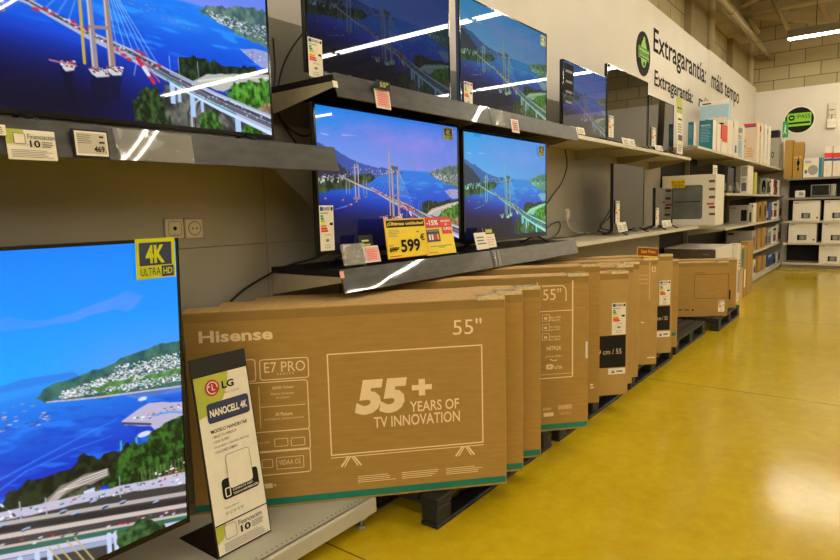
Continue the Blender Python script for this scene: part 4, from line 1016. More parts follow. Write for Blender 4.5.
def d_yellow(F, w, h):
    F.frame(0, 0, w, h, .012*w, 'e_orange', 1); F.rect(.04*w, .78*h, .97*w, .96*h, 'soft_black', 1); F.text('¡Últimas unidades!', .06*w, .81*h, .94*w, .93*h, 'sign_yellow', .03, k=2)
    F.text('599', .32*w, .13*h, .80*w, .46*h, 'ink', .03, k=2); F.text('€', .82*w, .40*h, .94*w, .58*h, 'ink', .02, k=2)
    F.text('699', .05*w, .16*h, .22*w, .29*h, 'ink', .03, k=2); F.rect(.04*w, .21*h, .25*w, .235*h, 'ink', 3); F.rect(.23*w, .24*h, .27*w, .28*h, 'ink', 2)
    F.lines(.06*w, .55*h, .32*w, .74*h, 5, 'ink_grey', 2, .3); F.rect(.74*w, .62*h, .8*w, .66*h, 'ink_grey', 2); F.rect(.04*w, .05*h, .32*w, .065*h, 'ink', 2); F.lines(.04*w, .32*h, .15*w, .35*h, 1, 'ink', 2)
YC = 1.99
card('price_sign', 'yellow 599 euro sign with a black banner on the middle shelf', 'price sign', (388.5, 222, 428, 259.5), YC, .12, 'sign_yellow', draw=d_yellow)
def d_red(F, w, h):
    F.rect(.0, .72*h, w, h, 'red', 1); F.rect(.62*w, .54*h, .96*w, .74*h, 'red', 2); F.text('-15%', .13*w, .79*h, .52*w, .93*h, 'paper', .04, k=3)
    F.text('DESCUENTO', .62*w, .86*h, .95*w, .92*h, 'paper', .02, k=3); F.text('EN', .74*w, .77*h, .82*w, .82*h, 'paper', .02, k=3); F.text('CUPÓN', .66*w, .64*h, .94*w, .73*h, 'paper', .03, k=3)
    F.rect(.09*w, .35*h, .52*w, .68*h, 'photo_dark', 2); F.rect(.09*w, .62*h, .52*w, .66*h, 'ink_grey', 3)
    for i, cc in enumerate(('white', 'white', 'red', 'e_orange')): F.rect(.14*w+i*.09*w, .4*h, .2*w+i*.09*w, .55*h, cc, 3)
    F.rect(.15*w, .22*h, .88*w, .24*h, 'mould', 2); F.rect(.4*w, .18*h, .62*w, .2*h, 'mould', 2); F.rect(.07*w, .06*h, .36*w, .075*h, 'mould', 2)
card('coupon_sign', 'yellow coupon sign with a red -15% header beside the 599 sign', 'price sign', (427.5, 219.5, 456, 256), 2.0, .2, 'sign_yellow', draw=d_red)
a = card('tag_holder', 'shiny clear plastic tag holder lying before the middle row television', 'tag holder', (345.5, 244.8, 368, 266), 2.0, .22, 'film', thick=.01)
r = card('price_tag', 'pink price tag leaning beside the shiny tag holder', 'price tag', (366.5, 246.5, 381, 263), 2.0, .25, 'white', draw=d_pink)
r = card('size_tab', 'small black and green tab behind the pink price tag', 'tag', (360, 235.5, 374, 249), 2.03, .2, 'soft_black', draw=lambda F, w, h: F.lines(.2*w, .2*h, .8*w, .8*h, 2, 'lime', 1))
card('price_tag', 'pale price tag under the cyan sky television, left of a pair', 'price tag', (477.5, 233, 489, 250), 2.0, .25, 'paper', draw=lambda F, w, h: F.lines(.12*w, .3*h, .88*w, .85*h, 3, 'ink_grey', 1))
card('price_tag', 'taller price tag under the cyan sky television, right of a pair', 'price tag', (487, 228, 497, 248), 2.01, .25, 'paper', draw=lambda F, w, h: (F.rect(0, .68*h, w, h, 'soft_black', 1), F.rect(.2*w, .74*h, .8*w, .92*h, 'lime', 2), F.lines(.12*w, .12*h, .88*w, .6*h, 4, 'pink_paper', 1)))
ptg = lambda F, w, h: F.lines(.15*w, .2*h, .85*w, .8*h, 3, 'ink_grey', 1)
for i, (q, s, Y) in enumerate((((571.5, 125.5, 578.5, 132.5), 'left one of two under the bluish bridge television', 2.0), ((579, 126.5, 585.5, 133.5), 'right one of two under the bluish bridge television', 2.0),
        ((623.5, 137, 630, 144.5), 'left one of two under the switched off upper television', 1.99), ((630, 138, 636, 145.5), 'right one of two under the switched off upper television', 1.99),
        ((656, 144.5, 660, 150), 'left one of two under the small upper television', 1.99), ((660, 145, 663.5, 150.5), 'right one of two under the small upper television', 1.99),
        ((619, 222.5, 624, 232.5), 'left one of two under the taller lower screen', 1.99), ((624, 222, 628, 231.5), 'right one of two under the taller lower screen', 1.99),
        ((663.5, 220.5, 668, 227.5), 'left one of two under the smallest screen', 1.99), ((668, 220, 672, 226.5), 'right one of two under the smallest screen', 1.99))):
    card('price_tag', 'small white price tag, '+s, 'price tag', q, Y, .25, 'paper', 'white price tags on the pale shelves', draw=ptg)
card('banner_sign', 'tall narrow white sign with a lime top at the end of the pale upper shelf', 'sign', (677, 97, 684, 153.5), 1.985, .03, 'paper',
     draw=lambda F, w, h: (F.rect(0, .72*h, w, h, 'lime', 1), F.rect(.15*w, .8*h, .85*w, .82*h, 'ink', 2), F.rect(.2*w, .6*h, .85*w, .63*h, 'ink', 2), F.lines(.15*w, .38*h, .85*w, .56*h, 4, 'ink_grey', 2), F.rect(.2*w, .24*h, .9*w, .34*h, 'navy', 2), F.lines(.15*w, .05*h, .85*w, .18*h, 4, 'ink_grey', 2)))

# ================================================================== WALL GRAPHICS
YW = 2.58
def wpx(x, y): p = aty(x, y, YW); return float(p[0]), float(p[2])
e0, e1 = wpx(653, 52), wpx(653, 28); cn = wpx(705.5, 83); hcap = e1[1]-e0[1]
m0, m1 = wpx(711, 91), wpx(738.5, 108)
f0, f1 = wpx(654, 86), wpx(654, 70); c2 = wpx(692.5, 101); s0 = wpx(698.5, 104)
for t_, x0_, x1_, zb0, zt0, lb_ in (('Extragarantía:', e0[0], cn[0], e0[1]-.085, e0[1]+hcap*1.04, 'dark lettering, larger first word of the upper line on the white wall'),
        ('máis tempo', m0[0], m1[0], e0[1]-.085, e0[1]+hcap*1.0, 'dark lettering, the words after the colon on the upper line'),
        ('Extragarantía:', f0[0], c2[0], f0[1]-.055, f0[1]+(f1[1]-f0[1])*1.04, 'dark lettering, smaller first word of the lower line on the white wall'),
        ('máis garantía', s0[0], s0[0]+2.3, f0[1]-.055, f0[1]+(f1[1]-f0[1])*1.0, 'dark lettering half hidden behind the sky blue box')):
    a = MB(); F = Face(a, (0, YW, 0), (1, 0, 0), (0, 0, 1), (0, -1, 0), .004); F.text(t_, x0_, zb0, x1_, zt0, 'ink', .013)
    tag(a.build('wall_lettering'), lb_, 'lettering', 'warranty lettering on the left wall')
r = empty('round_wall_sign', (float(aty(643, 54, YW)[0]), YW, float(aty(643, 54, YW)[2])), 0, 'dark round wall sign with a lime emblem left of the lettering', 'sign')
a = MB(); n = 40; rad = .272
a.prism([(rad*math.cos(2*math.pi*i/n), 0, rad*math.sin(2*math.pi*i/n)) for i in range(n)], (0, -.008, 0), 'badge_dark'); a.build('disc', r)
a = MB(); F = Face(a, (0, -.008, 0), (1, 0, 0), (0, 0, 1), (0, -1, 0), .003)
F.disc(0, 0.0, .125, .17, 'badge_green', 1); F.rect(-.215, -.07, .215, .07, 'badge_green', 2); F.frame(-.205, -.062, .205, .062, .012, 'badge_dark', 3)
F.text('EXTRAGARANTÍA', -.19, -.035, .19, .035, 'badge_dark', .02, k=3); F.disc(0, -.125, .03, .03, 'badge_dark', 3); F.disc(0, .17, .04, .04, 'badge_green', 2)
a.build('emblem', r)['label'] = 'lime shield emblem'
# back wall sign
def bpx(x, y, X=XB): p = atx(x, y, X); return float(p[1]), float(p[2])
cy_, cz_ = bpx(799.3, 120); ry = abs(bpx(785, 120)[0]-bpx(814, 119)[0])/2; 
r = empty('round_wall_sign', (XB, cy_, cz_), 0, 'round black PASS sign with a lime card on the back wall', 'sign')
a = MB(); a.prism([(0, (ry+.03)*math.cos(2*math.pi*i/n), (ry+.03)*math.sin(2*math.pi*i/n)) for i in range(n)], (-.01, 0, 0), 'white')
a.prism([(-.011, ry*math.cos(2*math.pi*i/n), ry*math.sin(2*math.pi*i/n)) for i in range(n)], (-.006, 0, 0), 'badge_dark'); a.build('disc', r)
a = MB(); F = Face(a, (-.017, 0, 0), (0, -1, 0), (0, 0, 1), (-1, 0, 0), .004)
q = ry; F.rrect(-.85*q, -.48*q, .82*q, .55*q, .1*q, 'badge_green', 1); F.disc(-.52*q, .2*q, .22*q, .22*q, 'badge_dark', 2); F.disc(-.52*q, .2*q, .13*q, .08*q, 'badge_green', 3)
F.text('!PASS', -.18*q, .1*q, .74*q, .42*q, 'badge_dark', .0, k=2); F.rect(-.78*q, -.3*q, .74*q, -.16*q, 'badge_dark', 2)
a.build('card_emblem', r)['label'] = 'lime card with the word PASS'
# emergency unit
y0, z1 = bpx(828, 103.5); y1, z0 = bpx(836.3, 128)
r = empty('emergency_unit', (XB, (y0+y1)/2, z0), 0, 'cream alarm and emergency light unit on the back wall', 'alarm'); hw = (y0-y1)/2; hh = z1-z0
a = MB(); a.bbox(-.08, 0, -hw*.85, hw*.85, .32*hh, hh, 'socket', .01); a.build('housing', r)
a = MB(); a.bbox(-.12, 0, -hw, hw, 0, .36*hh, 'white', .015); a.prism([(-.12, -hw*.6, .2*hh), (-.12, hw*.6, .2*hh), (-.12, 0, .33*hh)], (-.02, 0, 0), 'white'); a.build('lamp_box', r)
a = MB(); a.box(-.10, -.08, -hw*.5, hw*.6, .7*hh, .74*hh, 'ink_grey'); a.box(-.09, -.08, -hw*.85, hw*.85, .52*hh, .535*hh, 'ink_grey'); a.box(-.1, -.08, -.01, .01, .36*hh, .52*hh, 'ink_grey'); a.build('sounder_grille', r)
# ================================================================== SOCKETS AND CABLES
def socket(px, py, label, w=.085):
    p = aty(px, py, WP); r = empty('wall_socket', (float(p[0]), WP, float(p[2])), 0, label, 'socket')
    a = MB(); a.bbox(-w/2, w/2, -.012, 0, -w/2, w/2, 'socket', .004); return a.build('plate', r), w
r, w = socket(173.5, 228.5, 'cream aerial wall socket, left of the two above the leaning carton', .088)
a = MB(); F = Face(a, (0, -.012, 0), (1, 0, 0), (0, 0, 1), (0, -1, 0), .001); F.frame(-.03, -.03, .03, .03, .003, 'ink_grey', 1, .006); F.disc(0, 0, .009, .009, 'ink', 1, 14); a.build('aerial_port', r)
r, w = socket(193, 228.3, 'cream round power socket, right of the two above the leaning carton', .088)
a = MB(); F = Face(a, (0, -.012, 0), (1, 0, 0), (0, 0, 1), (0, -1, 0), .001); F.disc(0, 0, .032, .032, 'ink_grey', 1, 24); F.disc(0, 0, .028, .028, 'socket', 2, 24); F.disc(-.01, 0, .004, .004, 'ink', 3, 8); F.disc(.01, 0, .004, .004, 'ink', 3, 8); a.build('socket_well', r)
r, w = socket(566.5, 214, 'cream double socket with a white plug above the pale lower shelf', .1)
a = MB(); a.bbox(-.04, -.005, -.03, -.012, -.03, .03, 'white', .004); a.bbox(.008, .04, -.022, -.012, -.03, .03, 'socket', .004); a.build('plug', r)
def smooth(pts, n=6):
    P = [Vector(p) for p in pts]; out = []
    for i in range(len(P)-1):
        p0, p1, p2, p3 = P[max(i-1, 0)], P[i], P[i+1], P[min(i+2, len(P)-1)]
        for k in range(n):
            t = k/n; out.append(.5*((2*p1)+(p2-p0)*t+(2*p0-5*p1+4*p2-p3)*t*t+(3*p1-p0-3*p2+p3)*t**3))
    return out+[P[-1]]
def cable(pts, r, label, m='cable', Y=2.44):
    q = [aty(p[0], p[1], (p[2] if len(p) > 2 else Y)) for p in pts]
    a = MB(); a.tube(smooth(q), r, m, 8); tag(a.build('cable'), label, 'cable')
cable([(231, 301, 2.40), (245, 289, 2.44), (268, 275, 2.44), (290, 265, 2.4), (312, 259, 2.3), (338, 249, 2.2), (352, 243, 2.2)], .006, 'black cable rising from behind the cartons to the middle shelf')
cable([(304, 32), (292, 48), (283, 66), (278, 86), (276, 100), (280, 118), (292, 131), (304, 136), (316, 134)], .005, 'black cable looping below the dark dim television')
cable([(273, 38), (275, 70), (274, 100), (284, 125), (300, 148), (312, 160)], .0045, 'thin black cable hanging straight beside the near upper television')
cable([(565, 149), (567, 165), (562, 182), (552, 196), (546, 205), (538, 214, 2.2)], .006, 'black cable hanging from the pale upper shelf to the cyan sky television')
cable([(545, 230, 2.25), (552, 224), (559, 222), (560, 228), (556, 235), (548, 239, 2.3), (540, 238, 2.25), (528, 236, 2.2)], .006, 'black cable loop beside the cyan sky television')
cable([(528, 238, 2.2), (542, 240, 2.3), (556, 238, 2.4), (566, 237.5, 2.4), (576, 236, 2.4), (586, 233, 2.4)], .006, 'black cable lying along the pale lower shelf')
cable([(567, 218), (569, 226), (574, 231), (582, 233), (590, 232.5)], .006, 'white cable dropping from the double socket', 'cable_white')
cable([(598, 231, 2.3), (603, 224), (610, 216), (612, 206), (607, 216, 2.4), (600, 227, 2.35), (612, 231, 2.3), (606, 233, 2.2), (598, 231, 2.2)], .007, 'tangled black cables behind the taller lower screen')
cable([(640, 230, 2.3), (648, 227, 2.35), (655, 224, 2.4), (648, 230, 2.3), (636, 231, 2.2), (628, 229, 2.3)], .007, 'black cable heap between the two small screens')
cable([(548, 147), (556, 135), (562, 126), (566, 118)], .004, 'thin black cable behind the bluish bridge television')

# ================================================================== FAR SHELVES AND GOODS
FX0, FX1 = 8.22, 16.2
LV = {'top': 2.17, 'second': 1.60, 'third': 1.08, 'fourth': .56, 'base': .10}
FYF = 1.93
def far_shelf(x0, x1, z, label, front=FYF):
    return cream_shelf(x0, x1, z, label, front=front, back=2.5, group='shelves of the far left run')
nm = {'top': 'top', 'second': 'second highest', 'third': 'middle', 'fourth': 'second lowest'}
for lv in ('top', 'second', 'third', 'fourth'):
    xs = {'top': (FX0, 10.7, 13.2, FX1), 'second': (10.0, 12.9, FX1), 'third': (10.0, 12.9, FX1), 'fourth': (10.0, 12.9, FX1)}[lv]
    for i in range(len(xs)-1):
        wh = ('nearer', 'farther')[i] if len(xs) == 3 else ('nearest', 'middle', 'farthest')[i]
        far_shelf(xs[i], xs[i+1]-.005, LV[lv], '%s small goods shelf on the far left run, %s section' % (nm[lv], wh))
r = empty('base_deck', (12.9, 1.86, 0), 0, 'grey base plinth of the far left small goods run', 'base shelf')
a = MB(); a.bbox(-2.95, 2.85, 0, .63, .06, .10, 'shelf_cream', .004); a.build('deck_panel', r); a = MB(); a.box(-2.95, 2.85, .02, .6, 0, .06, 'shelf_grey'); a.build('kick_rail', r)
m = MB()
m.box(8.62, FX1, 2.5, 2.56, 0, 2.15, 'soft_black')
for x in (9.96, 12.88): m.box(x-.02, x+.02, 2.44, 2.5, 0, 2.16, 'shelf_grey')
struct(m, 'wall_shelving_far')

def goods(x0, x1, lv, top, kind, label, cat='box', depth=.32, front=None, backpx=None, group=None, name='product_box', draw=None, side=None, len_=None):
    """a boxed article whose aisle face spans two pixel columns of the photograph"""
    z = LV[lv]; Yf = FYF+.025 if front is None else front
    X0 = float(aty(x0, 200, Yf)[0]); X1 = float(aty(x1, 200, Yf)[0]) if len_ is None else X0+len_
    zt = float(aty(x0, top, Yf)[2]); h = max(.08, zt-z)
    if backpx is not None: depth = min(.5, float(atx(backpx, 180, X0)[1])-Yf)
    a = MB(); a.bbox(0, X1-X0-.012, 0, depth, 0, h, kind, .004)
    o = a.build(name, None, (X0, Yf, z)); tag(o, label, cat, group)
    if draw:
        a = MB()
        Fn = Face(a, (0, depth, 0), (0, -1, 0), (0, 0, 1), (-1, 0, 0), .003); Ff = Face(a, (0, 0, 0), (1, 0, 0), (0, 0, 1), (0, -1, 0), .003)
        draw(Fn, depth, h, Ff, X1-X0-.012); a.build('printed_graphics', o)
    return o
def dr(near=None, frnt=None):
    def f(Fn, d, h, Ff, w):
        if near: near(Fn, d, h)
        if frnt: frnt(Ff, w, h)
    return f
def pic(cols, lines='ink_grey'):
    def f(F, w, h):
        F.rect(.15*w, .15*h, .85*w, .55*h, cols[0], 1)
        if len(cols) > 1: F.rect(.1*w, .78*h, .9*w, .92*h, cols[1], 1)
        F.lines(.15*w, .6*h, .8*w, .75*h, 3, lines, 1)
    return f
txt = lambda F, w, h: F.lines(.1*w, .3*h, .9*w, .9*h, 12, 'sky_box', 1, .25)
T_ = 'top'
goods(692, 693.5, T_, 121, 'white_box', 'narrow teal and white box beside the tall banner sign', backpx=687, draw=dr(lambda F, w, h: (F.rect(0, 0, w, h, 'box_teal', .5), txt(F, w, h))), len_=.12)
goods(711, 714.5, T_, 118.5, 'white_box', 'wide teal faced box at the start of the top shelf', backpx=698, draw=dr(lambda F, w, h: (F.rect(0, 0, w, h, 'box_teal', .5), txt(F, w, h), F.rect(.1*w, .8*h, .8*w, .86*h, 'sky_box', 1))))
goods(715.5, 719, T_, 122, 'white_box', 'white box next to the wide teal box', backpx=712, draw=dr(pic(['blush_box'])))
o = goods(720, 725.5, T_, 123, 'white_box', 'white box with a red upper half on the top shelf', backpx=716, draw=dr(lambda F, w, h: (F.rect(0, .48*h, w, h, 'red', 1), F.lines(.2*w, .65*h, .8*w, .8*h, 2, 'paper', 2)), lambda F, w, h: F.rect(0, .4*h, w, h, 'red', 1)))
goods(726, 731, T_, 118, 'white_box', 'white box with brown print right of the red one', backpx=722, draw=dr(pic(['kraft_edge', 'pebble'])))
goods(732, 736.5, T_, 118, 'white_box', 'white box with a small dark picture on the top shelf', backpx=727, draw=dr(pic(['sky_box', 'ink_grey']), lambda F, w, h: F.rect(.2*w, .1*h, .6*w, .3*h, 'navy', 1)))
goods(741, 742, T_, 124, 'white_box', 'slim white box just after the sky blue box', backpx=733, draw=dr(pic(['sky_box', 'grey_box'])), len_=.12)
# tall sky blue box behind
Xs = float(atx(700, 140, 9.5)[0]); yA, yB = float(atx(699, 120, 9.75)[1]), float(atx(731, 120, 9.75)[1])
zt = float(atx(715, 99, 9.75)[2])
yA = min(yA, 2.55); zt = float(atx(715, 99, 10.75)[2]); a = MB(); a.bbox(0, .16, 0, .42, 0, zt-LV['top']-.02, 'sky_box', .004)
o = a.build('product_box', None, (10.75, 2.07, LV['top'])); tag(o, 'tall sky blue appliance box standing at the back of the top shelf', 'box')
a = MB(); F = Face(a, (0, .42, 0), (0, -1, 0), (0, 0, 1), (-1, 0, 0), .003); hh = zt-LV['top']-.02
F.rect(0, .92*hh, .42, hh, 'white', 1); F.rect(.03, .94*hh, .16, .96*hh, 'ink', 2); F.rect(.1, .2*hh, .4, .7*hh, 'blush_box', 1); F.rect(.24, .3*hh, .37, .6*hh, 'ink', 2); F.rect(.09, .48*hh, .13, .68*hh, 'ink', 2)
a.build('printed_graphics', o)
goods(755, 757.5, T_, 120, 'blush_box', 'large cream box with a red and blue header on the top shelf', backpx=741, draw=dr(lambda F, w, h: (F.rect(.05*w, .88*h, .9*w, .97*h, 'red', 1), F.rect(.05*w, .88*h, .9*w, .91*h, 'blue', 2), F.disc(.2*w, .55*h, .06*w, .04*h, 'kraft_edge', 2, 12), F.disc(.2*w, .42*h, .06*w, .04*h, 'kraft_edge', 2, 12), F.lines(.3*w, .15*h, .8*w, .4*h, 4, 'kraft_edge', 1))))
goods(759, 761, T_, 121, 'white_box', 'slim white box after the large cream box', backpx=755, draw=dr(pic(['blush_box', 'red'])))
goods(762.5, 765, T_, 122, 'white_box', 'slim white box with a dark bottle picture on the top shelf', backpx=758, draw=dr(lambda F, w, h: (F.rect(.3*w, .2*h, .6*w, .45*h, 'navy', 1), F.rect(.3*w, .6*h, .6*w, .8*h, 'box_teal', 1))))
goods(766, 768.5, T_, 124, 'white_box', 'slim pale box before the grey box on the top shelf', backpx=763, draw=dr(pic(['sky_box', 'box_teal'])))
og = goods(777, 779, T_, 136, 'grey_box', 'grey box with a round emblem near the end of the top shelf', backpx=769, draw=dr(lambda F, w, h: (F.disc(.3*w, .45*h, .16*w, .1*h, 'ink', 1, 14), F.disc(.3*w, .45*h, .1*w, .06*h, 'grey_box', 2, 14))))
bb = og.location; hg = max(v.co.z for v in og.data.vertices)
a = MB(); a.bbox(0, .3, 0, .30, 0, .16, 'soft_black', .006); tag(a.build('product_box', None, (bb.x, bb.y+.02, bb.z+hg)), 'dark box lying on top of the grey emblem box', 'box')
goods(780.3, 782.5, T_, 140, 'white_box', 'last white box on the top shelf beside the brown cartons', backpx=776, draw=dr(pic(['blush_box', 'e_orange'])))
L2 = 'second'
goods(727, 733, L2, 167, 'black', 'black coffee machine box on the second shelf', backpx=722, draw=dr(lambda F, w, h: F.rect(.2*w, .1*h, .8*w, .4*h, 'ink_grey', 1), lambda F, w, h: F.rect(.2*w, .1*h, .7*w, .3*h, 'grey_box', 1)))
o = goods(735, 740, L2, 166, 'black', 'black box with white zigzag stripes on the second shelf', backpx=731, draw=dr(lambda F, w, h: [F.loop([(.1*w+i*.16*w, .4*h), (.4*w+i*.16*w, .1*h)], .03*w, 'white', 1, False) for i in range(4)], lambda F, w, h: [F.loop([(.1*w+i*.16*w, .4*h), (.4*w+i*.16*w, .1*h)], .04*w, 'white', 1, False) for i in range(4)]))
goods(747.5, 752.5, L2, 165, 'white_box', 'tall white appliance box on the second shelf', backpx=740, draw=dr(lambda F, w, h: (F.rect(.15*w, .62*h, .85*w, .95*h, 'grey_box', 1), F.rect(.2*w, .1*h, .8*w, .4*h, 'oven_grey', 1), F.lines(.15*w, .45*h, .85*w, .58*h, 3, 'ink_grey', 1))))
goods(754, 756.5, L2, 172, 'lime', 'slim yellow green box on the second shelf', backpx=752, draw=dr(pic(['kraft_edge'])))
goods(766, 769, L2, 178, 'grey_box', 'grey box with a black coffee pod machine picture', backpx=760, draw=dr(lambda F, w, h: (F.disc(.6*w, .5*h, .3*w, .4*h, 'ink', 1, 16), F.rect(.55*w, .2*h, .7*w, .45*h, 'grey_box', 2)), lambda F, w, h: F.rect(.2*w, .1*h, .8*w, .8*h, 'ink', 1)))
goods(770.5, 773, L2, 179, 'white_box', 'white and black box on the second shelf', backpx=768, draw=dr(pic(['ink', 'ink'])))
goods(774, 776.5, L2, 180, 'maroon', 'dark red box on the second shelf', backpx=772, draw=dr(pic(['white'])))
goods(777.5, 780.5, L2, 180, 'white_box', 'white box at the far end of the second shelf', backpx=775.5, draw=dr(pic(['maroon', 'ink'])))
L3 = 'third'
goods(749, 752.5, L3, 205, 'grey_box', 'pale grey box with a black kettle picture on the middle shelf', backpx=730, draw=dr(lambda F, w, h: (F.rect(.62*w, .15*h, .92*w, .75*h, 'ink', 1), F.rect(.05*w, .8*h, .4*w, .9*h, 'ink_grey', 1)), lambda F, w, h: F.rect(.2*w, .1*h, .8*w, .6*h, 'ink', 1)))
goods(754, 757, L3, 203, 'white_box', 'white and pink box on the middle shelf', backpx=750, draw=dr(pic(['blush_box', 'maroon'])))
goods(759, 762, L3, 202, 'kraft', 'nearer brown toaster box on the middle shelf', backpx=755.5, draw=dr(None, lambda F, w, h: F.disc(.5*w, .5*h, .25*w, .35*h, 'ink', 1, 16)), group='brown toaster boxes')
goods(764, 767, L3, 201, 'kraft', 'farther brown toaster box on the middle shelf', backpx=762, draw=dr(None, lambda F, w, h: F.disc(.5*w, .5*h, .25*w, .35*h, 'ink', 1, 16)), group='brown toaster boxes')
goods(769, 772, L3, 203, 'blue', 'blue box on the middle shelf', backpx=767, draw=dr(pic(['sky_box'])))
goods(773.5, 777.5, L3, 202, 'white_box', 'white box with dark red pictures on the middle shelf', backpx=771.5, draw=dr(pic(['maroon']), pic(['maroon', 'ink'])))
goods(779, 782.5, L3, 200, 'white_box', 'white box at the far end of the middle shelf', backpx=777, draw=dr(None, pic(['maroon'])))
L4 = 'fourth'
goods(753.5, 757.5, L4, 231, 'grey_box', 'white box with a black appliance picture on the second lowest shelf', backpx=728, draw=dr(lambda F, w, h: (F.rect(.5*w, .25*h, .8*w, .5*h, 'ink', 1), F.rect(.05*w, .82*h, .3*w, .9*h, 'ink', 1)), lambda F, w, h: F.rect(.2*w, .2*h, .7*w, .7*h, 'maroon', 1)))
goods(759.5, 762, L4, 228.5, 'kraft', 'nearer brown box on the second lowest shelf', backpx=757, group='brown boxes on the second lowest shelf')
goods(764, 767, L4, 227.5, 'kraft', 'farther brown box on the second lowest shelf', backpx=762, group='brown boxes on the second lowest shelf')
goods(769, 772.5, L4, 228, 'grey_box', 'blue grey box on the second lowest shelf', backpx=767, draw=dr(pic(['blue']), pic(['blue', 'sky_box'])))
goods(774, 777.5, L4, 227, 'white_box', 'white box with a red picture on the second lowest shelf', backpx=772, draw=dr(None, pic(['maroon', 'ink'])))
goods(779, 782.5, L4, 224, 'white_box', 'tall white box ending the second lowest shelf', backpx=777, draw=dr(None, pic(['maroon'])))
L5 = 'base'
goods(755.5, 758, L5, 259, 'white_box', 'white box on the base plinth behind the leaning cartons', backpx=752, draw=dr(None, pic(['maroon'])))
goods(760.5, 763.5, L5, 256, 'kraft', 'nearer brown box on the base plinth', backpx=758, group='brown boxes on the base plinth')
goods(765.5, 768.5, L5, 255, 'kraft', 'farther brown box on the base plinth', backpx=763, group='brown boxes on the base plinth')
goods(770, 774, L5, 254, 'blue', 'blue box on the base plinth', backpx=768, draw=dr(None, pic(['photo_dark', 'sky_box'])), group=None)
goods(775, 778, L5, 254, 'blue', 'darker second blue box on the base plinth', backpx=773.5, draw=dr(None, pic(['ink', 'navy'])))
goods(779.5, 783, L5, 251, 'white_box', 'white framed box at the end of the base plinth', backpx=777.5, draw=dr(None, lambda F, w, h: F.rect(.2*w, .15*h, .8*w, .8*h, 'oven_grey', 1)))

# exit sign, flag mounted on the left wall
r = empty('exit_sign', (15.6, 1.95, 2.64), 0, 'green and white emergency exit sign standing out from the left shelves', 'exit sign')
yA = float(atx(782.5, 130, 15.6)[1]); yB = float(atx(788.2, 130, 15.6)[1]); zA = float(atx(785, 121.5, 15.6)[2]); zB = float(atx(785, 137.5, 15.6)[2])
r.location = (15.6, yB, zB); dw, dh = yA-yB, zA-zB
a = MB(); a.bbox(0, .02, 0, dw, 0, dh, 'exit_green', .004); a.build('panel', r)
a = MB(); F = Face(a, (0, dw, 0), (0, -1, 0), (0, 0, 1), (-1, 0, 0), .003)
F.disc(.5*dw, .72*dh, .1*dw, .07*dh, 'white', 1, 12); F.poly([(.35*dw, .65*dh), (.62*dw, .62*dh), (.55*dw, .42*dh), (.75*dw, .22*dh), (.62*dw, .2*dh), (.42*dw, .38*dh), (.25*dw, .2*dh), (.2*dw, .28*dh), (.36*dw, .45*dh)], 'white', 1)
a.build('pictogram', r)
a = MB(); a.tube([(.012, dw/2, .002), (.012, dw/2, LV['top']-zB)], .012, 'white', 8); a.build('post', r)

# big oven carton on the pale shelf
ANC = math.radians(-90)
oc = carton((8.63, 1.785), .67, .662, .50, 'big cream carton with a grey oven picture and yellow sticker on the pale lower shelf', ang=ANC, z=ZWL, group=None, body='white_box', name='oven_carton', flap=False)
a, F = front(oc); g = fpx(oc, ANC)
(u0, v1), (u1, v0) = g(672, 186), g(702, 219); F.rrect(max(u0, .02), v0, u1, v1, .03, 'oven_grey'); F.rect(max(u0, .02)+.03, (v0+v1)/2, u1-.03, (v0+v1)/2+.012, 'ink', 2)
for x in (709,): 
    for y in (180, 188, 196, 206, 213): R(F, g, (x, y), (x+6, y+2.2), 'print_brown')
R(F, g, (707, 203), (714, 204.6), 'red', 2); a.build('printed_graphics', oc)['label'] = 'grey picture of a built-in oven'
a, F = front(oc); R(F, g, (671, 180), (685, 187.5), 'sign_yellow', 3); (u0, v1), (u1, v0) = g(672, 181), g(684, 187); F.text('RECOGE EN', u0, (v0+v1)/2+.005, u1, v1-.005, 'ink', .01, k=4); F.text('TIENDA', u0, v0, u1, (v0+v1)/2-.005, 'ink', .01, k=4); a.build('sticker', oc)['label'] = 'yellow sticker with two dark words'
card('price_tag', 'small white tag standing on top of the big oven carton', 'price tag', (713, 165, 717.5, 174.0), 1.835, 0, 'paper', draw=ptg)
# dark fronted carton lying behind the far cartons
ca = aty(670, 262, 2.15)
a = MB(); Lx, Dp = 1.0, .42
AN2 = math.radians(-90)
o = carton((8.76, 1.785), .66, .858, 1.05, 'large cream carton with a dark brown front behind the small far cartons', ang=AN2, z=.0, group=None, body='white_box', name='appliance_carton', flap=False)
a, F = front(o); F.rrect(.0, .1, .65, .845, .03, 'oven_brown', 1); F.lines(.5, .77, .6, .79, 1, 'grey_box', 2); a.build('printed_graphics', o)['label'] = 'dark brown printed panel'
# tall slim cartons standing in front of the base plinth
def slim(x0, x1, top, bot, kind, label, t=.1, Y=1.72, draw=None):
    X0 = float(aty(x0, 250, Y)[0]); X1 = float(aty(x1, 250, Y)[0]); zt = float(aty(x0, top, Y)[2])
    a = MB(); a.bbox(0, X1-X0-.012, 0, .12, 0, zt, kind, .004); o = a.build('slim_carton', None, (X0, Y, 0)); tag(o, label, 'cardboard box', 'slim cartons standing before the base plinth')
    if draw:
        a = MB(); F = Face(a, (0, 0, 0), (1, 0, 0), (0, 0, 1), (0, -1, 0), .003); draw(F, X1-X0-.012, zt); a.build('printed_graphics', o)
slim(738, 741, 244, 298, 'white_box', 'white slim carton nearest the small far cartons', draw=pic(['grey_box']))
slim(741.5, 744, 246, 296, 'kraft_edge', 'pale slim carton with a teal corner', draw=lambda F, w, h: F.rect(.1*w, .6*h, .9*w, .95*h, 'teal', 1))
slim(744.5, 747.5, 247, 293, 'kraft', 'mid brown slim carton with a white label', draw=lambda F, w, h: F.rect(.1*w, .2*h, .6*w, .55*h, 'paper', 1))
slim(748, 753.5, 242, 288, 'kraft', 'tallest slim brown carton at the plinth')

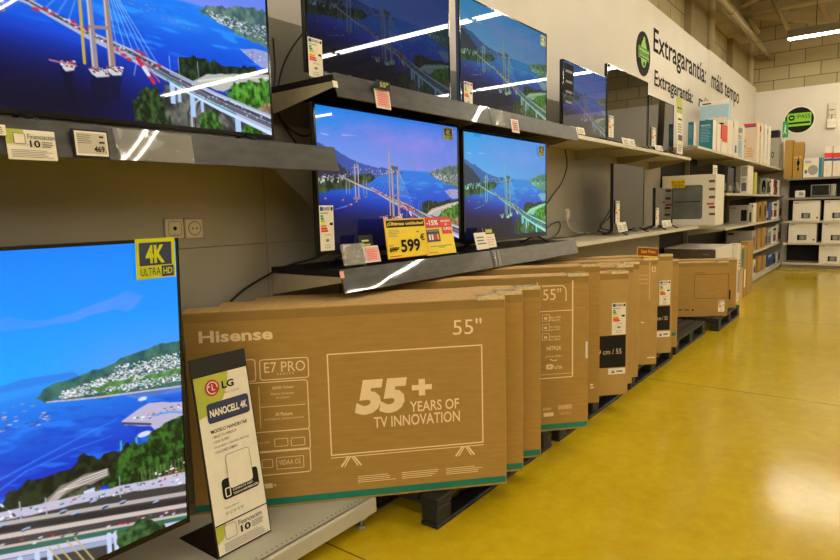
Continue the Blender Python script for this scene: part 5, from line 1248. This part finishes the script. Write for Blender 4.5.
# ---- back wall shelving
BX = 15.55
back_lv = [1.95, 1.53, 1.03, .56, .12]
yL = float(atx(784, 220, BX)[1])
m = MB(); m.box(XB-.08, XB-.02, -.2, yL, 0, 1.95, 'soft_black'); struct(m, 'wall_shelving_back')
for i, z in enumerate(back_lv):
    r = empty('white_shelf', (BX, (yL-.2)/2, z), 0, ('top', 'second highest', 'middle', 'second lowest', 'lowest')[i]+' shelf against the back wall', 'shelf', 'shelves against the back wall'); hw = (yL+.2)/2
    a = MB(); a.bbox(.004, XB-.085-BX, -hw, hw, -.03, 0, 'shelf_grey' if i < 2 else 'shelf_cream', .003); a.build('board', r)
    a = MB(); a.bbox(-.012, .003, -hw, hw, -.045, -.001, 'shelf_grey' if i < 2 else 'shelf_cream', .002); a.build('price_rail', r)
r = empty('base_deck', (BX, (yL-.2)/2, 0), 0, 'dark base plinth under the back wall shelves', 'base shelf'); a = MB(); a.box(.05, XB-.085-BX, -(yL+.2)/2, (yL+.2)/2, 0, .07, 'shelf_grey'); a.build('kick_rail', r)
def oven_box(x0, x1, top, z, label):
    X = BX+.03; ya, yb = float(atx(x0, 230, X)[1]), float(atx(x1, 230, X)[1]); zt = float(atx(x0, top, X)[2])
    a = MB(); a.bbox(0, .4, 0, ya-yb, 0, zt-z-.004, 'white_box', .004); o = a.build('toaster_oven_box', None, (X, yb, z)); tag(o, label, 'box', 'white toaster oven boxes')
    a = MB(); w, h = ya-yb, zt-z; F = Face(a, (0, w, 0), (0, -1, 0), (0, 0, 1), (-1, 0, 0), .003)
    F.rect(.33*w, .12*h, .66*w, .38*h, 'oven_grey', 1); F.rect(.36*w, .16*h, .56*w, .34*h, 'steel_grey', 2); F.rect(.33*w, .12*h, .4*w, .38*h, 'ink', 2); F.rect(.88*w, .1*h, .94*w, .18*h, 'ink', 1); F.text('HORNO', .05*w, .86*h, .22*w, .92*h, 'ink', 0, k=1); a.build('printed_graphics', o)
oven_box(792, 819, 200.8, back_lv[2], 'white toaster oven box, left one on the upper of two filled back shelves')
oven_box(823, 850, 200.2, back_lv[2], 'white toaster oven box, right one on the upper of two filled back shelves')
oven_box(788.5, 816.5, 222.5, back_lv[3], 'white toaster oven box, left one on the lower of two filled back shelves')
oven_box(822, 850, 222.3, back_lv[3], 'white toaster oven box, right one on the lower of two filled back shelves')
oven_box(820, 848, 244.5, back_lv[4], 'lone white toaster oven box on the lowest back shelf')
# microwave and clock
X = BX+.06; ya, yb = float(atx(810.5, 190, X)[1]), float(atx(836, 190, X)[1]); z = back_lv[1]; h = float(atx(820, 184.5, X)[2])-z
r = empty('microwave', (X, yb, z), 0, 'steel microwave oven with a black door on the back wall shelf', 'microwave'); w = ya-yb
a = MB(); a.bbox(0, .36, 0, w, 0.01, h, 'steel_grey', .006); a.build('body', r)
a = MB(); a.bbox(-.015, 0, .2*w, .98*w, .02, h-.01, 'black_gloss', .004); door = a.build('door', r)
a = MB(); F = Face(a, (-.015, w*.98, .02), (0, -1, 0), (0, 0, 1), (-1, 0, 0), .003); F.rect(.1*w, .15*h, .6*w, .75*h, 'soft_black', 1); F.frame(.02*w, .04*h, .74*w, .9*h, .01, 'steel_grey', 1); a.build('door_window', door)
a = MB(); a.bbox(-.012, 0, .02*w, .18*w, .02, h-.01, 'grey_box', .004); a.build('control_panel', r)
ya, yb = float(atx(795, 193, X)[1]), float(atx(805, 193, X)[1]); h = float(atx(800, 190.6, X)[2])-z
r = empty('digital_clock', (X, yb, z), 0, 'small white digital clock left of the microwave', 'clock'); w = ya-yb
a = MB(); a.bbox(0, .06, 0, w, 0, h, 'white', .012); a.build('body', r); a = MB(); F = Face(a, (0, w, 0), (0, -1, 0), (0, 0, 1), (-1, 0, 0), .003); F.rect(.4*w, .3*h, .85*w, .75*h, 'grey_box', 1); a.build('display', r)
# goods on top of the back shelves
def topbox(x0, x1, top, kind, label, draw=None, X=BX+.05, d=.35, grp=None):
    ya, yb = float(atx(x0, 170, X)[1]), float(atx(x1, 170, X)[1]); z = back_lv[0]; h = float(atx(x0, top, X)[2])-z
    a = MB(); a.bbox(0, d, 0, ya-yb-.004, 0, h, kind, .005); o = a.build('product_box', None, (X, yb, z)); tag(o, label, 'box', grp)
    if draw: a = MB(); F = Face(a, (0, ya-yb-.004, 0), (0, -1, 0), (0, 0, 1), (-1, 0, 0), .003); draw(F, ya-yb-.004, h); a.build('printed_graphics', o)
topbox(783.5, 792, 140.5, 'kraft', 'taller brown carton in the corner on the back shelf top')
topbox(792.5, 802.3, 142.5, 'kraft', 'brown carton with a dark logo on the back shelf top', lambda F, w, h: (F.rect(.1*w, .55*h, .9*w, .6*h, 'kraft_edge', 1), F.disc(.55*w, .42*h, .16*w, .08*h, 'ink', 1, 12), F.rect(.5*w, .25*h, .6*w, .6*h, 'ink', 1), F.disc(.55*w, .25*h, .1*w, .05*h, 'ink', 1, 12)))
topbox(803, 822, 158.5, 'white_box', 'white appliance box with a teal edge on the back shelf top', lambda F, w, h: (F.rect(.82*w, 0, w, h, 'box_teal', 1), F.disc(.52*w, .38*h, .27*w, .26*h, 'grey_box', 1, 20), F.disc(.14*w, .55*h, .09*w, .13*h, 'e_yellow', 1, 12), F.disc(.15*w, .3*h, .08*w, .1*h, 'box_teal', 1, 12), F.lines(.08*w, .75*h, .5*w, .9*h, 2, 'ink_grey', 1)))
stripe = lambda F, w, h: (F.rect(0, .62*h, w, .78*h, 'red', 1), F.rect(0, .52*h, w, .6*h, 'blue', 1), F.rect(.2*w, .15*h, .8*w, .42*h, 'blush_box', 1))
Xq = BX+.12
for i, (x0, x1) in enumerate(((823.5, 831.8), (832.3, 840.5), (841, 849))):
    topbox(x0, x1, 146.5, 'white_box', 'white box with red and blue bands on the back shelf top, %s of the row' % ('first', 'second', 'third')[i], stripe, Xq, .3, 'red and blue banded boxes')
